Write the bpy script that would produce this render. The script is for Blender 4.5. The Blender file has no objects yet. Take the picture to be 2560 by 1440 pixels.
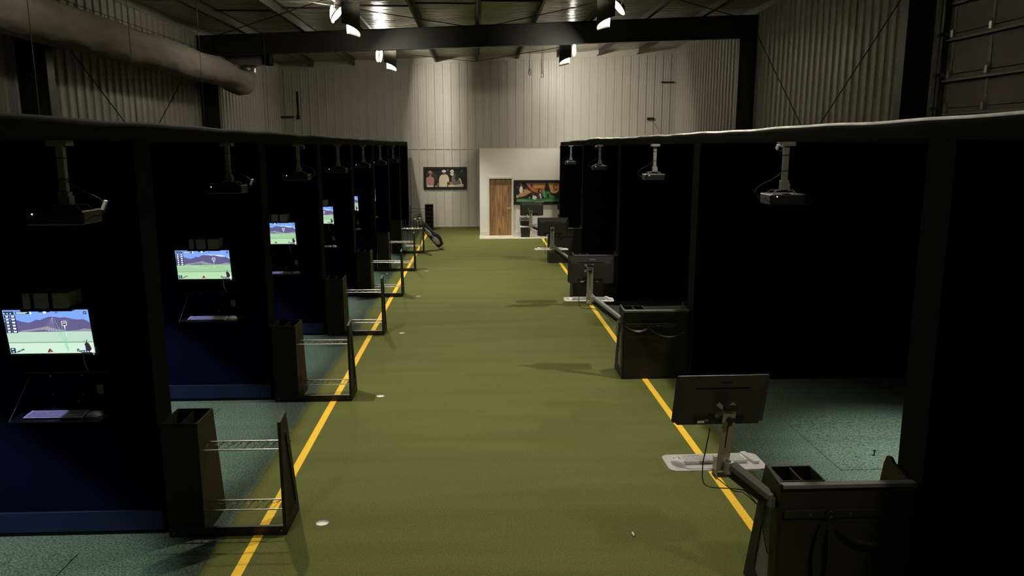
import bpy, math, random
from mathutils import Vector, Matrix
random.seed(7)
SC = bpy.context.scene
COL = SC.collection
R = math.radians

# ------------------------------------------------------------------ materials
def mat(name, col, rough=0.6, metal=0.0, spec=0.5, emit=None, es=0.0, noise=None, bump=None, sheen=0.0):
    """noise=(scale, amount) colour variation; bump=(scale, strength, (sx,sy,sz))"""
    m = bpy.data.materials.new(name); m.use_nodes = True
    nt = m.node_tree; b = nt.nodes['Principled BSDF']
    b.inputs['Base Color'].default_value = (*col, 1)
    b.inputs['Roughness'].default_value = rough
    b.inputs['Metallic'].default_value = metal
    b.inputs['Specular IOR Level'].default_value = spec
    if sheen: b.inputs['Sheen Weight'].default_value = sheen
    if emit:
        b.inputs['Emission Color'].default_value = (*emit, 1)
        b.inputs['Emission Strength'].default_value = es
    tc = None
    if noise or bump:
        tc = nt.nodes.new('ShaderNodeTexCoord')
    if noise:
        n = nt.nodes.new('ShaderNodeTexNoise'); n.inputs['Scale'].default_value = noise[0]; n.inputs['Detail'].default_value = 3
        nt.links.new(tc.outputs['Object'], n.inputs['Vector'])
        mr = nt.nodes.new('ShaderNodeMapRange'); mr.inputs['From Min'].default_value = 0.3; mr.inputs['From Max'].default_value = 0.7
        mr.inputs['To Min'].default_value = 1 - noise[1]; mr.inputs['To Max'].default_value = 1 + noise[1]
        nt.links.new(n.outputs['Fac'], mr.inputs['Value'])
        mx = nt.nodes.new('ShaderNodeVectorMath'); mx.operation = 'SCALE'
        mx.inputs[0].default_value = col
        nt.links.new(mr.outputs['Result'], mx.inputs['Scale'])
        nt.links.new(mx.outputs['Vector'], b.inputs['Base Color'])
    if bump:
        mp = nt.nodes.new('ShaderNodeMapping'); mp.inputs['Scale'].default_value = bump[2]
        nt.links.new(tc.outputs['Object'], mp.inputs['Vector'])
        n2 = nt.nodes.new('ShaderNodeTexNoise'); n2.inputs['Scale'].default_value = bump[0]; n2.inputs['Detail'].default_value = 2
        nt.links.new(mp.outputs['Vector'], n2.inputs['Vector'])
        bp = nt.nodes.new('ShaderNodeBump'); bp.inputs['Strength'].default_value = bump[1]
        bp.inputs['Distance'].default_value = bump[3] if len(bump) > 3 else 0.02
        nt.links.new(n2.outputs['Fac'], bp.inputs['Height'])
        nt.links.new(bp.outputs['Normal'], b.inputs['Normal'])
    return m

def turf(name, c1, c2, scale, streak=0.0):
    m = bpy.data.materials.new(name); m.use_nodes = True
    nt = m.node_tree; b = nt.nodes['Principled BSDF']
    b.inputs['Roughness'].default_value = 0.95; b.inputs['Specular IOR Level'].default_value = 0.15
    tc = nt.nodes.new('ShaderNodeTexCoord')
    n = nt.nodes.new('ShaderNodeTexNoise'); n.inputs['Scale'].default_value = scale; n.inputs['Detail'].default_value = 4
    nt.links.new(tc.outputs['Object'], n.inputs['Vector'])
    cr = nt.nodes.new('ShaderNodeValToRGB')
    cr.color_ramp.elements[0].position = 0.35; cr.color_ramp.elements[0].color = (*c1, 1)
    cr.color_ramp.elements[1].position = 0.68; cr.color_ramp.elements[1].color = (*c2, 1)
    nt.links.new(n.outputs['Fac'], cr.inputs['Fac'])
    # faint cross seams / nap bands
    n3 = nt.nodes.new('ShaderNodeTexNoise'); n3.inputs['Scale'].default_value = 1.1; n3.inputs['Detail'].default_value = 5
    mp = nt.nodes.new('ShaderNodeMapping'); mp.inputs['Scale'].default_value = (0.35, 3.0, 1)
    nt.links.new(tc.outputs['Object'], mp.inputs['Vector']); nt.links.new(mp.outputs['Vector'], n3.inputs['Vector'])
    mr = nt.nodes.new('ShaderNodeMapRange'); mr.inputs['From Min'].default_value = 0.3; mr.inputs['From Max'].default_value = 0.7
    mr.inputs['To Min'].default_value = 0.9; mr.inputs['To Max'].default_value = 1.1
    nt.links.new(n3.outputs['Fac'], mr.inputs['Value'])
    sc = nt.nodes.new('ShaderNodeVectorMath'); sc.operation = 'SCALE'
    nt.links.new(cr.outputs['Color'], sc.inputs[0]); nt.links.new(mr.outputs['Result'], sc.inputs['Scale'])
    nt.links.new(sc.outputs['Vector'], b.inputs['Base Color'])
    bp = nt.nodes.new('ShaderNodeBump'); bp.inputs['Strength'].default_value = 0.5; bp.inputs['Distance'].default_value = 0.01
    nt.links.new(n.outputs['Fac'], bp.inputs['Height']); nt.links.new(bp.outputs['Normal'], b.inputs['Normal'])
    return m

def wood(name, a, bcol):
    m = bpy.data.materials.new(name); m.use_nodes = True
    nt = m.node_tree; b = nt.nodes['Principled BSDF']; b.inputs['Roughness'].default_value = 0.5
    tc = nt.nodes.new('ShaderNodeTexCoord'); mp = nt.nodes.new('ShaderNodeMapping'); mp.inputs['Scale'].default_value = (14, 14, 1.1)
    nt.links.new(tc.outputs['Object'], mp.inputs['Vector'])
    n = nt.nodes.new('ShaderNodeTexNoise'); n.inputs['Scale'].default_value = 1.0; n.inputs['Detail'].default_value = 6; n.inputs['Distortion'].default_value = 1.5
    nt.links.new(mp.outputs['Vector'], n.inputs['Vector'])
    cr = nt.nodes.new('ShaderNodeValToRGB')
    cr.color_ramp.elements[0].position = 0.35; cr.color_ramp.elements[0].color = (*a, 1)
    cr.color_ramp.elements[1].position = 0.65; cr.color_ramp.elements[1].color = (*bcol, 1)
    nt.links.new(n.outputs['Fac'], cr.inputs['Fac']); nt.links.new(cr.outputs['Color'], b.inputs['Base Color'])
    return m

M = dict(
    olive=turf('olive_turf', (0.080, 0.091, 0.022), (0.158, 0.170, 0.050), 95),
    teal=turf('cool_lit_turf', (0.055, 0.078, 0.060), (0.20, 0.262, 0.215), 60),  # bay turf, with the cool bay light put into its colour
    yellow=mat('yellow_turf', (0.98, 0.60, 0.035), 0.9, noise=(80, 0.08), bump=(90, 0.3, (1, 1, 1))),
    concrete=mat('concrete', (0.55, 0.5, 0.42), 0.8, noise=(4, 0.15)),
    wallw=mat('white_metal_panel', (0.62, 0.595, 0.53), 0.36, spec=0.5, noise=(0.6, 0.04)),
    trimw=mat('white_trim', (0.6, 0.58, 0.5), 0.45),
    ceilv=mat('vinyl_insulation', (0.5, 0.47, 0.37), 0.22, spec=0.8, bump=(1.3, 1.0, (0.35, 6.0, 1), 0.45)),
    steel=mat('dark_steel', (0.016, 0.0155, 0.014), 0.38, spec=0.5, noise=(2, 0.2)),
    purlin=mat('purlin_steel', (0.05, 0.045, 0.037), 0.5, noise=(3, 0.2)),
    plaster=mat('grey_plaster', (0.68, 0.655, 0.60), 0.75, noise=(1.5, 0.03)),
    fabric=mat('black_fabric', (0.0045, 0.0044, 0.0038), 0.95, spec=0.1, noise=(30, 0.2), bump=(6, 0.2, (1, 1, 1))),
    fascia=mat('black_fascia_fabric', (0.014, 0.0135, 0.010), 0.95, spec=0.1, noise=(12, 0.15), bump=(2.0, 0.3, (1, 1, 1))),
    rim=mat('rim_highlight', (0.75, 0.72, 0.64), 0.8, noise=(3, 0.5)),  # lamp light caught on the fascia's upper edge, put into the colour
    navy=mat('navy_paint', (0.0010, 0.0015, 0.019), 0.9, spec=0.08, noise=(5, 0.1)),
    navytrim=mat('navy_baseboard', (0.0050, 0.0070, 0.055), 0.5, noise=(4, 0.15)),
    blackm=mat('black_powder_coat', (0.007, 0.0068, 0.006), 0.4, spec=0.5, noise=(20, 0.1)),
    blackp=mat('black_plastic', (0.014, 0.0133, 0.0125), 0.38, spec=0.5, noise=(60, 0.08)),
    rackm=mat('rack_panel', (0.015, 0.0135, 0.0065), 0.6, spec=0.25, noise=(10, 0.1)),
    rod=mat('chrome_rod', (0.45, 0.43, 0.38), 0.3, metal=1.0),
    alu=mat('brushed_aluminium', (0.42, 0.40, 0.34), 0.38, metal=0.45, noise=(25, 0.06)),
    grey=mat('grey_plastic', (0.30, 0.30, 0.29), 0.5, noise=(20, 0.05)),
    dgrey=mat('dark_grey_metal', (0.13, 0.13, 0.12), 0.5, noise=(20, 0.05)),
    white=mat('white_plastic', (0.78, 0.76, 0.72), 0.45, noise=(30, 0.03)),
    keyg=mat('key_print', (0.42, 0.41, 0.40), 0.6),
    paper=mat('tray_grey', (0.48, 0.47, 0.44), 0.5, noise=(8, 0.05)),
    pole=mat('projector_pole_grey', (0.27, 0.26, 0.23), 0.6, spec=0.4, noise=(9, 0.1)),
    duct=mat('fabric_duct', (0.50, 0.45, 0.38), 0.85, spec=0.2, noise=(2, 0.06), bump=(1.6, 0.8, (1.2, 0.45, 1.2), 0.25)),
    galv=mat('galvanised', (0.55, 0.54, 0.5), 0.3, metal=0.9, noise=(9, 0.2)),
    wood=wood('oak_veneer', (0.16, 0.075, 0.025), (0.40, 0.23, 0.10)),
    hoodin=mat('hood_lining', (0.22, 0.21, 0.19), 0.6, noise=(5, 0.03)),
    hoodout=mat('hood_outside', (0.02, 0.019, 0.018), 0.55, noise=(9, 0.3)),
    lens=mat('lamp_lens', (0.9, 0.9, 0.85), 0.4, emit=(1, 0.95, 0.78), es=45),
    bulb=mat('added_fill_glow', (0.9, 0.9, 0.85), 0.4, emit=(1, 0.93, 0.78), es=95),  # glow of the added ellipsoids that brighten the left wall and duct
    led=mat('status_light', (0.8, 0.85, 1.0), 0.4, emit=(0.85, 0.9, 1), es=8),
    downl=mat('downlight_lens', (0.9, 0.95, 0.9), 0.4, emit=(0.75, 1.0, 0.9), es=3),
    bag=mat('bag_black', (0.013, 0.013, 0.013), 0.7, noise=(30, 0.2)),
    bagg=mat('bag_grey', (0.34, 0.33, 0.31), 0.7, noise=(20, 0.08)),
    doorp=mat('door_panel_grey', (0.30, 0.27, 0.245), 0.6, noise=(3, 0.05)),
    doorh=mat('door_stile', (0.42, 0.40, 0.36), 0.45, noise=(3, 0.05)),
    rearp=mat('projector_rear', (0.035, 0.031, 0.025), 0.6, noise=(30, 0.2)),
    monb=mat('monitor_back', (0.038, 0.035, 0.033), 0.42, noise=(60, 0.06)),
    panel=mat('rack_back_panel', (0.0095, 0.009, 0.0075), 0.6, noise=(14, 0.08)),
    glassd=mat('dark_screen', (0.004, 0.004, 0.005), 0.15),
)
def flat(name, c, e=0.0, rough=0.6):
    return mat(name, c if e == 0 else (0.0, 0.0, 0.0), rough, emit=(c if e else None), es=e)

# ------------------------------------------------------------------ geometry
class G:
    def __init__(s): s.v = []; s.f = []; s.m = []
    def add(s, vs, fs, m=0):
        o = len(s.v); s.v += [tuple(p) for p in vs]
        for f in fs: s.f.append([i + o for i in f]); s.m.append(m)
        return s
    def bx(s, x0, x1, y0, y1, z0, z1, m=0):
        vs = [(x0,y0,z0),(x1,y0,z0),(x1,y1,z0),(x0,y1,z0),(x0,y0,z1),(x1,y0,z1),(x1,y1,z1),(x0,y1,z1)]
        return s.add(vs, [(0,3,2,1),(4,5,6,7),(0,1,5,4),(1,2,6,5),(2,3,7,6),(3,0,4,7)], m)
    def obx(s, mtx, x0, x1, y0, y1, z0, z1, m=0):
        n = len(s.v); s.bx(x0,x1,y0,y1,z0,z1,m)
        for i in range(n, len(s.v)): s.v[i] = tuple(mtx @ Vector(s.v[i]))
        return s
    def tube(s, p0, p1, r, n=8, m=0, r2=None):
        return s.path([p0, p1], r, n, m, r2)
    def path(s, pts, r, n=6, m=0, r2=None, radii=None):
        pts = [Vector(p) for p in pts]; k = len(pts); rings = []; up = None
        for i, p in enumerate(pts):
            d = (pts[min(i+1, k-1)] - pts[max(i-1, 0)]).normalized()
            if up is None:
                up = Vector((0,0,1)) if abs(d.z) < 0.9 else Vector((1,0,0))
            a = d.cross(up).normalized(); b = a.cross(d).normalized(); up = b
            rr = radii[i] if radii else (r if r2 is None else r + (r2 - r) * i / (k-1))
            rings.append([p + (a * math.cos(2*math.pi*j/n) + b * math.sin(2*math.pi*j/n)) * rr for j in range(n)])
        vs = [q for rg in rings for q in rg]; fs = []
        for i in range(k-1):
            for j in range(n):
                fs.append((i*n+j, i*n+(j+1) % n, (i+1)*n+(j+1) % n, (i+1)*n+j))
        fs.append(tuple(range(n-1, -1, -1))); fs.append(tuple((k-1)*n+j for j in range(n)))
        return s.add(vs, fs, m)
    def prism(s, poly, axis, a, b, m=0):
        """poly: 2-D points in the two other axes (in xyz order)."""
        def P(q, t):
            return {'x': (t, q[0], q[1]), 'y': (q[0], t, q[1]), 'z': (q[0], q[1], t)}[axis]
        n = len(poly); vs = [P(q, a) for q in poly] + [P(q, b) for q in poly]
        fs = [tuple(range(n)), tuple(range(2*n-1, n-1, -1))]
        for i in range(n): fs.append((i, (i+1) % n, n+(i+1) % n, n+i))
        return s.add(vs, fs, m)
    def ring(s, outer, inner, axis, a, b, m=0):
        n = len(outer)
        for i in range(n):
            j = (i+1) % n
            s.prism([outer[i], outer[j], inner[j], inner[i]], axis, a, b, m)
        return s
    def ribbon(s, pts, wv, t=0.003, m=0):
        """a band following pts; wv = width vector"""
        pts = [Vector(p) for p in pts]; w = Vector(wv) / 2
        vs = []; fs = []
        for i, p in enumerate(pts):
            d = (pts[min(i+1, len(pts)-1)] - pts[max(i-1, 0)]).normalized()
            nrm = d.cross(w).normalized() * t
            vs += [p - w, p + w, p + w + nrm, p - w + nrm]
        for i in range(len(pts)-1):
            a = i*4; b = a+4
            for j in range(4): fs.append((a+j, a+(j+1) % 4, b+(j+1) % 4, b+j))
        fs.append((0,3,2,1)); e = (len(pts)-1)*4; fs.append((e, e+1, e+2, e+3))
        return s.add(vs, fs, m)
    def disc(s, c, r, n=24, m=0, h=0.004):
        c = Vector(c)
        vs = [c + Vector((r*math.cos(2*math.pi*i/n), r*math.sin(2*math.pi*i/n), 0)) for i in range(n)]
        return s.path([c, c + Vector((0,0,h))], r, n, m)
    def ball(s, c, r, m=0, sx=1, sy=1, sz=1, nu=12, nv=8, half=False):
        c = Vector(c); vs = []; fs = []
        t0 = 0.0; t1 = math.pi/2 if half else math.pi
        for i in range(nv+1):
            t = t0 + (t1-t0)*i/nv
            for j in range(nu):
                p = 2*math.pi*j/nu
                vs.append(c + Vector((sx*r*math.sin(t)*math.cos(p), sy*r*math.sin(t)*math.sin(p), sz*r*math.cos(t))))
        for i in range(nv):
            for j in range(nu):
                fs.append((i*nu+j, (i+1)*nu+j, (i+1)*nu+(j+1) % nu, i*nu+(j+1) % nu))
        if half: fs.append(tuple(nv*nu+j for j in range(nu)))
        return s.add(vs, fs, m)
    def build(s, name, mats, parent=None, bevel=0.0, smooth=False, loc=None, rot=None, segs=2):
        me = bpy.data.meshes.new(name); me.from_pydata(s.v, [], s.f)
        if not isinstance(mats, (list, tuple)): mats = [mats]
        for x in mats: me.materials.append(M[x] if isinstance(x, str) else x)
        for p, k in zip(me.polygons, s.m): p.material_index = k; p.use_smooth = smooth
        me.validate(); me.update()
        o = bpy.data.objects.new(name, me); COL.objects.link(o)
        if parent: o.parent = parent
        if loc: o.location = loc
        if rot: o.rotation_euler = rot
        if bevel:
            bm = o.modifiers.new('bevel', 'BEVEL'); bm.width = bevel; bm.segments = segs; bm.limit_method = 'ANGLE'
        return o

def tag(o, label, cat, group=None, kind=None):
    o['label'] = label; o['category'] = cat
    if group: o['group'] = group
    if kind: o['kind'] = kind
    return o
def root(name, label, cat, loc=(0,0,0), rz=0, group=None, rot=None):
    o = bpy.data.objects.new(name, None); COL.objects.link(o); o.empty_display_size = 0.1
    o.location = loc; o.rotation_euler = rot if rot else (0,0,rz)
    return tag(o, label, cat, group)
def dup(r, loc, label, rot=None):
    n = r.copy(); COL.objects.link(n); n.location = loc; n['label'] = label
    if rot: n.rotation_euler = rot
    for ch in list(r.children):
        c = ch.copy(); COL.objects.link(c); c.parent = n
        for g in list(ch.children):
            d = g.copy(); COL.objects.link(d); d.parent = c
    return n
def struct(o): o['kind'] = 'structure'; return o
def text(s, size, m, parent, loc, rot, name='logo', ext=0.0006):
    cu = bpy.data.curves.new(name, 'FONT'); cu.body = s; cu.size = size; cu.extrude = ext; cu.align_x = 'CENTER'; cu.align_y = 'CENTER'
    tmp = bpy.data.objects.new('tmp', cu); COL.objects.link(tmp)
    dg = bpy.context.evaluated_depsgraph_get(); dg.update()
    me = bpy.data.meshes.new_from_object(tmp.evaluated_get(dg)); me.name = name
    bpy.data.objects.remove(tmp)
    me.materials.clear(); me.materials.append(M[m] if isinstance(m, str) else m)
    o = bpy.data.objects.new(name, me); COL.objects.link(o); o.parent = parent; o.location = loc; o.rotation_euler = rot
    return o
def rrect(w, h, r, n=4, cx=0, cy=0):
    out = []
    for (sx, sy, a0) in ((1,1,0),(-1,1,90),(-1,-1,180),(1,-1,270)):
        for i in range(n+1):
            a = R(a0 + 90*i/n)
            out.append((cx + sx*(w/2-r) + r*math.cos(a), cy + sy*(h/2-r) + r*math.sin(a)))
    return out
ORD = ['nearest', 'second-nearest', 'third', 'fourth', 'fifth', 'sixth', 'seventh', 'eighth']

# ------------------------------------------------------------------ key dimensions
XL, XR = -7.2, 7.55            # metal side walls
YB = 29.5                      # back wall
YF = -3.0
def zc(x): return 6.36 + 0.043*x      # insulation plane (single slope roof)
def zr(x): return 6.15 + 0.043*x      # purlin underside / rafter top
LX, RX = -2.49, 2.80           # bay fronts
LY = [5.78 + 3.27*i for i in range(-2, 8)]     # near faces of left partitions (…5.78, 9.05 …)
RY = [4.41, 9.58, 14.87, 20.05]

# ------------------------------------------------------------------ floor
CUPS = [(-1.277,5.894),(-1.20,9.146),(-1.24,12.409),(-1.20,15.586),(-1.24,18.86),(-1.22,22.2)]
def floor_center():
    import bmesh
    bm = bmesh.new()
    x0, x1, y0, y1 = -2.02, 2.6, YF, YB
    # one cell per cup: rectangle with a round hole, joined into one sheet
    ys = [y0] + [(CUPS[i][1]+CUPS[i+1][1])/2 for i in range(len(CUPS)-1)] + [y1]
    for i, (cx, cy) in enumerate(CUPS):
        rect = [bm.verts.new(p) for p in ((x0,ys[i],0),(x1,ys[i],0),(x1,ys[i+1],0),(x0,ys[i+1],0))]
        circ = [bm.verts.new((cx+0.054*math.cos(2*math.pi*k/28), cy+0.054*math.sin(2*math.pi*k/28), 0)) for k in range(28)]
        es = [bm.edges.new((rect[k], rect[(k+1) % 4])) for k in range(4)] + [bm.edges.new((circ[k], circ[(k+1) % 28])) for k in range(28)]
        bmesh.ops.triangle_fill(bm, use_beauty=True, edges=es)
    bmesh.ops.recalc_face_normals(bm, faces=bm.faces)
    for f in bm.faces:
        if f.normal.z < 0: f.normal_flip()
    me = bpy.data.meshes.new('floor'); bm.to_mesh(me); bm.free(); me.materials.append(M['olive'])
    o = bpy.data.objects.new('floor', me); COL.objects.link(o); struct(o)
floor_center()
struct(G().bx(XL, -2.02, YF, YB, -0.05, 0).build('floor', 'teal'))  # begins at the canopy's shadow edge; its colour carries the cool light
struct(G().bx(2.6, XR, YF, YB, -0.05, 0).build('floor', 'teal'))
struct(G().bx(0.105, 2.6, 25.42, 26.5, 0.0, 0.012).build('floor', 'concrete'))
struct(G().bx(-1.775, -1.70, YF, 28.2, 0.0, 0.004).build('trim_1', 'yellow'))
struct(G().bx(2.17, 2.245, YF, 25.42, 0.0, 0.004).build('trim_2', 'yellow'))
for i, (cx, cy) in enumerate(CUPS):
    r = root('putting_cup', 'white cup liner of the %s putting hole beside the left yellow line' % ORD[i], 'golf hole', (cx, cy, 0), group='putting holes in the turf')
    g = G(); n = 28
    vs = []; 
    for z, rr in ((-0.004, 0.0535), (-0.10, 0.0535), (-0.10, 0.057), (-0.004, 0.057)):
        vs += [(rr*math.cos(2*math.pi*k/n), rr*math.sin(2*math.pi*k/n), z) for k in range(n)]
    fs = []
    for q in range(4):
        for k in range(n):
            a, b = q*n, ((q+1) % 4)*n
            fs.append((a+k, a+(k+1) % n, b+(k+1) % n, b+k))
    g.add(vs, fs); g.disc((0,0,-0.030), 0.053, 28, 0, 0.015)
    g.build('liner', 'white', r)

# ------------------------------------------------------------------ ribbed walls
def profile(a, b, pitch=0.305, off=0.0):
    pts = [(a, 0.0)]
    k = math.floor((a - off)/pitch)
    while True:
        c = off + k*pitch; k += 1
        if c > b - 0.05: break
        if c < a + 0.05: continue
        pts += [(c-0.030, 0), (c-0.016, 0.038), (c+0.016, 0.038), (c+0.030, 0)]
        for mshift in (0.102, 0.203):
            q = c + mshift
            if q + 0.02 < b: pts += [(q-0.018, 0), (q-0.008, 0.005), (q+0.008, 0.005), (q+0.018, 0)]
    pts.append((b, 0.0)); return pts
def ribwall(name, fn_xy, a, b, z0, ztop, off=0.0):
    """fn_xy(s, depth)->(x,y); ztop(s)"""
    g = G(); pr = profile(a, b, off=off); vs = []
    for s_, d in pr:
        x, y = fn_xy(s_, d); vs += [(x, y, z0), (x, y, ztop(s_))]
    g.add(vs, [(2*i, 2*i+2, 2*i+3, 2*i+1) for i in range(len(pr)-1)])
    return struct(g.build(name, 'wallw'))
ribwall('wall_back', lambda s_, d: (s_, YB - d), XL, XR, 0, lambda s_: zc(s_) + 0.1)
ribwall('wall_left', lambda s_, d: (XL + d, s_), YF, YB, 0, lambda s_: zc(XL) + 0.15)
ribwall('wall_right', lambda s_, d: (XR - d, s_), 12.5, YB, 0, lambda s_: zc(XR) + 0.15)
ribwall('wall_right', lambda s_, d: (XR - d, s_), YF, 6.2, 0, lambda s_: zc(XR) + 0.15)
struct(G().bx(XL-0.1, XR+0.1, YF-0.1, YF, 0, 7).build('wall_front', 'fabric'))
# trims at the eaves and the horizontal seam of the back wall
g = G()
for i in range(30):
    xa = XL + (XR-XL)*i/30; xb = XL + (XR-XL)*(i+1)/30
    g.add([(xa,YB-0.05,zc(xa)-0.26),(xb,YB-0.05,zc(xb)-0.26),(xb,YB-0.05,zc(xb)),(xa,YB-0.05,zc(xa)),
           (xa,YB-0.03,zc(xa)-0.26),(xb,YB-0.03,zc(xb)-0.26)], [(0,1,2,3),(4,5,1,0)])
struct(g.build('trim_3', 'trimw'))
struct(G().bx(XL, 0.13, YB-0.045, YB, 2.93, 2.965).build('trim_4', 'trimw'))
struct(G().bx(XL, XL+0.05, YF, YB, zc(XL)-0.16, zc(XL)+0.05).build('trim_5', 'trimw'))
struct(G().bx(XR-0.05, XR, YF, YB, zc(XR)-0.16, zc(XR)+0.05).build('trim_6', 'trimw'))

# ceiling: vinyl-faced insulation sagging between purlins
PX = [0.1 + 1.5*k for k in range(-5, 6)]
PX = [p for p in PX if XL + 0.3 < p < XR - 0.3]
g = G(); xs = []
edges = [XL] + PX + [XR]
for a, b in zip(edges[:-1], edges[1:]):
    for i in range(8): xs.append((a + (b-a)*i/8, (i/8)))
xs.append((XR, 0))
ny = 90; vs = []; fs = []
rs = [random.uniform(0.02, 0.07) for _ in range(ny+1)]
for j in range(ny+1):
    y = YF + (YB-YF)*j/ny
    for (x, t) in xs:
        vs.append((x, y, zc(x) - rs[j]*math.sin(math.pi*t)))
nx = len(xs)
for j in range(ny):
    for i in range(nx-1): fs.append((j*nx+i, (j+1)*nx+i, (j+1)*nx+i+1, j*nx+i+1))
g.add(vs, fs); struct(g.build('ceiling', 'ceilv', smooth=True))
for p in PX:     # C-section purlins along the building
    g = G(); z0 = zr(p); z1 = zc(p) + 0.0
    g.bx(p-0.004, p+0.004, YF, YB, z0, z1); g.bx(p-0.07, p+0.004, YF, YB, z0, z0+0.006); g.bx(p-0.004, p+0.07, YF, YB, z1-0.01, z1-0.004)
    g.bx(p-0.07, p-0.064, YF, YB, z0, z0+0.02)
    o = g.build('roof_purlin', 'purlin'); struct(o)
# steel frames
def ibeam_col(x_in, x_out, y):
    g = G(); zt = zr((x_in+x_out)/2)
    g.bx(min(x_in,x_out), max(x_in,x_out), y-0.006, y+0.006, 0, zt)
    for x in (x_in, x_out):
        g.bx(x-0.006, x+0.006, y-0.11, y+0.11, 0, zt)
    struct(g.build('steel_column', 'steel'))
for y in (4.65, 12.9, 21.1):
    ibeam_col(XL+0.49, XL+0.04, y); ibeam_col(XR-0.49, XR-0.04, y)
    g = G(); n = 2; xa, xb = XL+0.06, XR-0.06
    def zb(x): return 5.60 + 0.037*x
    g.add([(xa,y-0.005,zb(xa)),(xb,y-0.005,zb(xb)),(xb,y-0.005,zr(xb)),(xa,y-0.005,zr(xa)),
           (xa,y+0.005,zb(xa)),(xb,y+0.005,zb(xb)),(xb,y+0.005,zr(xb)),(xa,y+0.005,zr(xa))],
          [(0,1,2,3),(7,6,5,4),(0,4,5,1),(3,2,6,7),(0,3,7,4),(1,5,6,2)])
    for zf in (zb, lambda x: zr(x)-0.012):
        g.add([(xa,y-0.09,zf(xa)),(xb,y-0.09,zf(xb)),(xb,y+0.09,zf(xb)),(xa,y+0.09,zf(xa)),
               (xa,y-0.09,zf(xa)+0.012),(xb,y-0.09,zf(xb)+0.012),(xb,y+0.09,zf(xb)+0.012),(xa,y+0.09,zf(xa)+0.012)],
              [(0,3,2,1),(4,5,6,7),(0,1,5,4),(2,3,7,6),(1,2,6,5),(3,0,4,7)])
    struct(g.build('roof_rafter', 'steel'))
# roof bracing rods and straps, wall bracing
def rod(name, label, p0, p1, r=0.011, m='steel', cat='brace', group=None):
    o = G().tube(p0, p1, r, 6).build(name, m); return tag(o, label, cat, group)
rod('brace_rod', 'thin roof brace rod rising right from the left end of the dark rafter', (-6.6,21.0,5.86), (0.1,13.0,6.14))
rod('brace_rod', 'thin roof brace rod crossing it, ending at the middle of the rafter', (-0.1,21.0,6.10), (-6.6,13.0,5.86))
rod('brace_rod', 'thin roof brace rod rising right from the middle of the rafter', (0.35,21.0,6.12), (7.0,13.0,6.40))
rod('brace_rod', 'thin roof brace rod ending at the right end of the rafter', (7.0,21.0,6.40), (0.35,13.0,6.14))
rod('brace_rod', 'thin roof rod between rafter and back wall, left of the middle', (-6.6,21.2,5.86), (0.1,29.3,6.10))
rod('brace_rod', 'thin roof rod between rafter and back wall, right of the middle', (6.9,21.2,6.40), (0.1,29.3,6.12))
rod('wall_brace', 'diagonal rod on the left wall falling away from the near column', (-7.08,12.95,5.55), (-7.08,17.2,2.9), group='wall cross bracing')
rod('wall_brace', 'diagonal rod on the left wall rising to the far column', (-7.08,17.0,2.9), (-7.08,21.0,5.6), group='wall cross bracing')
rod('wall_brace', 'diagonal rod on the right wall falling from the far column', (7.43,21.0,6.1), (7.43,17.2,3.2), group='wall cross bracing')
rod('wall_brace', 'diagonal rod on the right wall rising to the near column', (7.43,17.05,3.2), (7.43,13.1,6.0), group='wall cross bracing')
for i, (a, b) in enumerate(zip(edges[:-1], edges[1:])):
    if a < -6.9 or b > 7.0: continue
    tag(G().bx(a+0.05, b-0.08, 18.45, 18.47, 0, 0.04).build('purlin_strap', 'steel', loc=(0,0,zr((a+b)/2)+0.10)),
        'flat dark strap bridging two roof purlins', 'strap', 'straps between the roof purlins')

# conduits and brackets on the back wall
for x, zlo, r_, lab in ((2.04, 5.70, 0.022, 'thin pale conduit stub hanging on the back wall, left of the pair'), (2.51, 5.62, 0.040, 'thicker pale conduit stub with loop hanging on the back wall')):
    r = root('conduit', lab, 'conduit', (x, 29.44, zlo))
    G().tube((0,0,0.08), (0,0,0.82), r_, 10).build('pipe', 'trimw', r, smooth=True)
    G().path([(0.03*math.cos(a)*1.4, 0, 0.03+0.09*math.sin(a)) for a in [math.pi*2*k/12 for k in range(13)]], 0.008, 6).build('hook', 'dgrey', r)
    G().bx(-r_-0.01, r_+0.01, -0.03, 0.03, 0.12, 0.15).build('clamp', 'dgrey', r)
g = G(); g.bx(-0.13,0.13,-0.03,0.03,-0.045,0.045); tag(g.build('wall_bracket','steel',loc=(6.61,29.42,4.06),bevel=0.004),'small dark rectangular bracket low on the back wall at right','bracket')
rod('guy_wire','thin wire running down from the small dark bracket on the back wall',(6.62,29.38,4.05),(7.1,28.3,3.01),0.008,'dgrey','wire')
tag(G().bx(-0.24,0.24,-0.04,0.04,-0.025,0.025).build('wall_bracket','steel',loc=(7.2,29.38,5.40),bevel=0.004),'dark bar bracket high in the right back corner','bracket')
tag(G().bx(-0.23,0.23,-0.04,0.04,-0.025,0.025).build('wall_bracket','steel',loc=(-6.93,29.38,4.11),bevel=0.004),'dark bar bracket in the left back corner','bracket')
r = root('junction_box','dark vertical raceway with small box beside the left back corner','electrical box',(-6.55,29.47,4.03))
G().bx(-0.06,0.06,-0.04,0.02,0,0.14).build('box','steel',r,bevel=0.004); G().bx(-0.03,0.03,-0.02,0.01,0.14,1.0).build('raceway','steel',r)

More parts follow.
